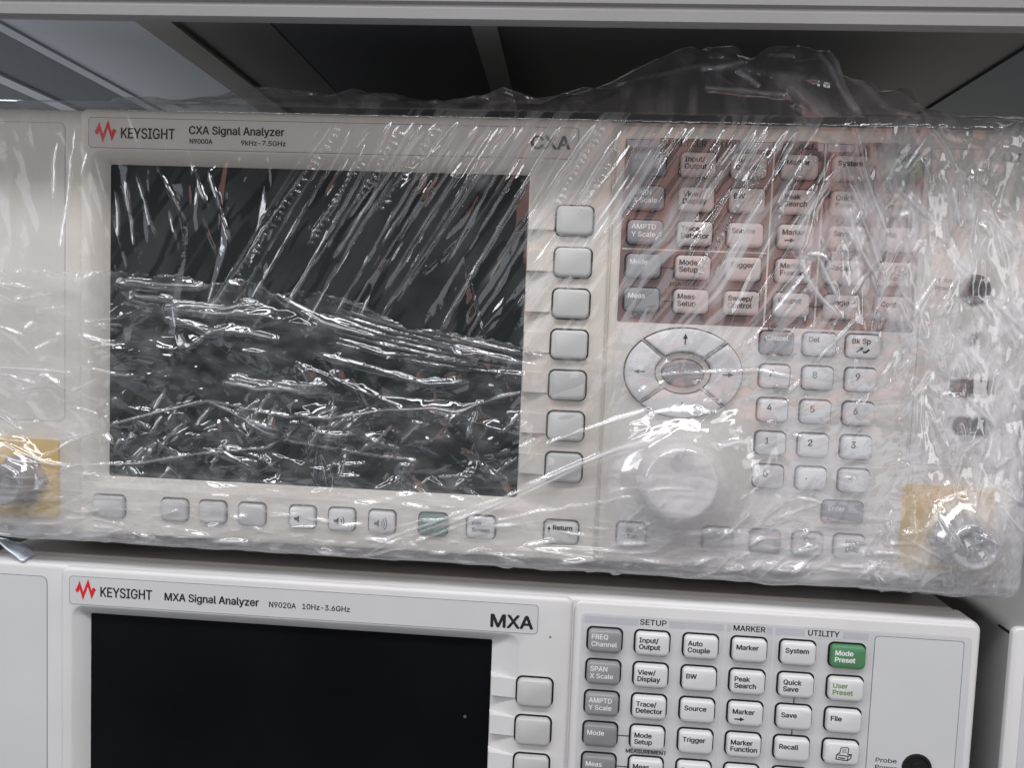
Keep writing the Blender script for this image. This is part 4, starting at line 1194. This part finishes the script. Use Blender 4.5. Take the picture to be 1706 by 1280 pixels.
ii = np.clip(((XX + 260) / .7).astype(int), 0, fs.z.shape[0] - 1); jj = np.clip((TT * 60 / .7).astype(int), 0, fs.z.shape[1] - 1)
fz = fs.z[ii, jj]
fz[1:-1] = (fz[:-2] + 2 * fz[1:-1] + fz[2:]) / 4
fz[:, 1:-1] = (fz[:, :-2] + 2 * fz[:, 1:-1] + fz[:, 2:]) / 4
DD += (n1 * 4 + fl * 1.0 + fz * 1.5) * win
YY += fz * .8 * win
YY += fl * .5 * win
hz = .10 + .55 * np.clip(fbm(XX / 5, TT * 8, 95) - .45, 0, 1) + .10 * np.exp(-((TT - .5) / .03) ** 2)
for (u0, v0, u1, v1, wd, st) in ((1370, 85, 1418, 185, 1.0, .5), (1388, 80, 1435, 225, 1.2, .35), (1303, 137, 1390, 212, 3.2, .35), (1290, 80, 1320, 92, .8, .5), (1170, 115, 1235, 105, 1.0, .5), (1228, 122, 1260, 146, .8, .5),
                                 (1175, 150, 1300, 162, .8, .3), (1440, 130, 1470, 170, 2.5, .3), (1400, 100, 1430, 128, 1.2, .3), (1470, 180, 1520, 200, 1.4, .25), (1030, 132, 1180, 105, 1.2, .12), (1200, 110, 1380, 140, 1.6, .12)):
    a = np.array(unproj(u0, v0, 5)); b_ = np.array(unproj(u1, v1, 5)); e = b_ - a
    tt = np.clip(((XX - a[0]) * e[0] + (YY - a[1]) * e[1]) / (e @ e), 0, 1)
    dd = np.hypot(XX - a[0] - tt * e[0], YY - a[1] - tt * e[1])
    g = np.exp(-(dd / wd) ** 2) * (TT < .5)
    hz += 1.25 * st * g  # bright streaks and a broad reflection painted into the flap's haze
    DD -= 1.2 * g
V = np.stack([XX * MM, DD * MM, -YY * MM], -1).reshape(-1, 3)
idx = np.arange(XX.size).reshape(XX.shape)
q = np.stack([idx[:-1, :-1], idx[1:, :-1], idx[1:, 1:], idx[:-1, 1:]], -1).reshape(-1, 4).astype(np.int32)
grid_mesh('loose_flap', V, q, np.clip(hz, 0, .9).reshape(-1), film)

# --- a curled scrap of plastic lying in the gap at the left
sx = np.linspace(0, 1, 60); sy = np.linspace(0, 1, 14)
SX, SY = np.meshgrid(sx, sy, indexing='ij')
Xs = -262 + 33 * SX - 3 * SY
Ds = 4 + 14 * SY + 2 * np.sin(SX * 5)
Ys = 107.2 - 7.5 * np.sin(np.clip(SX * 1.05, 0, 1) * np.pi) ** .7 * (1 - .5 * SY) - .5 * np.sin(SX * 14 + SY * 3)
me_v = np.stack([Xs * MM, Ds * MM, -Ys * MM], -1).reshape(-1, 3)
idx = np.arange(SX.size).reshape(SX.shape)
q = np.stack([idx[:-1, :-1], idx[1:, :-1], idx[1:, 1:], idx[:-1, 1:]], -1).reshape(-1, 4).astype(np.int32)
me = bpy.data.meshes.new('plastic_scrap')
me.from_pydata(me_v.tolist(), [], q.tolist())
me.polygons.foreach_set('use_smooth', np.ones(len(q), bool))
me.materials.append(MT['scrap'])
o = bpy.data.objects.new('plastic_scrap', me)
COL.objects.link(o)
sol = o.modifiers.new('thickness', 'SOLIDIFY'); sol.thickness = .0006
o['label'] = 'curled bluish white scrap of plastic in the gap between the two analyzers at the left'
o['category'] = 'plastic scrap'
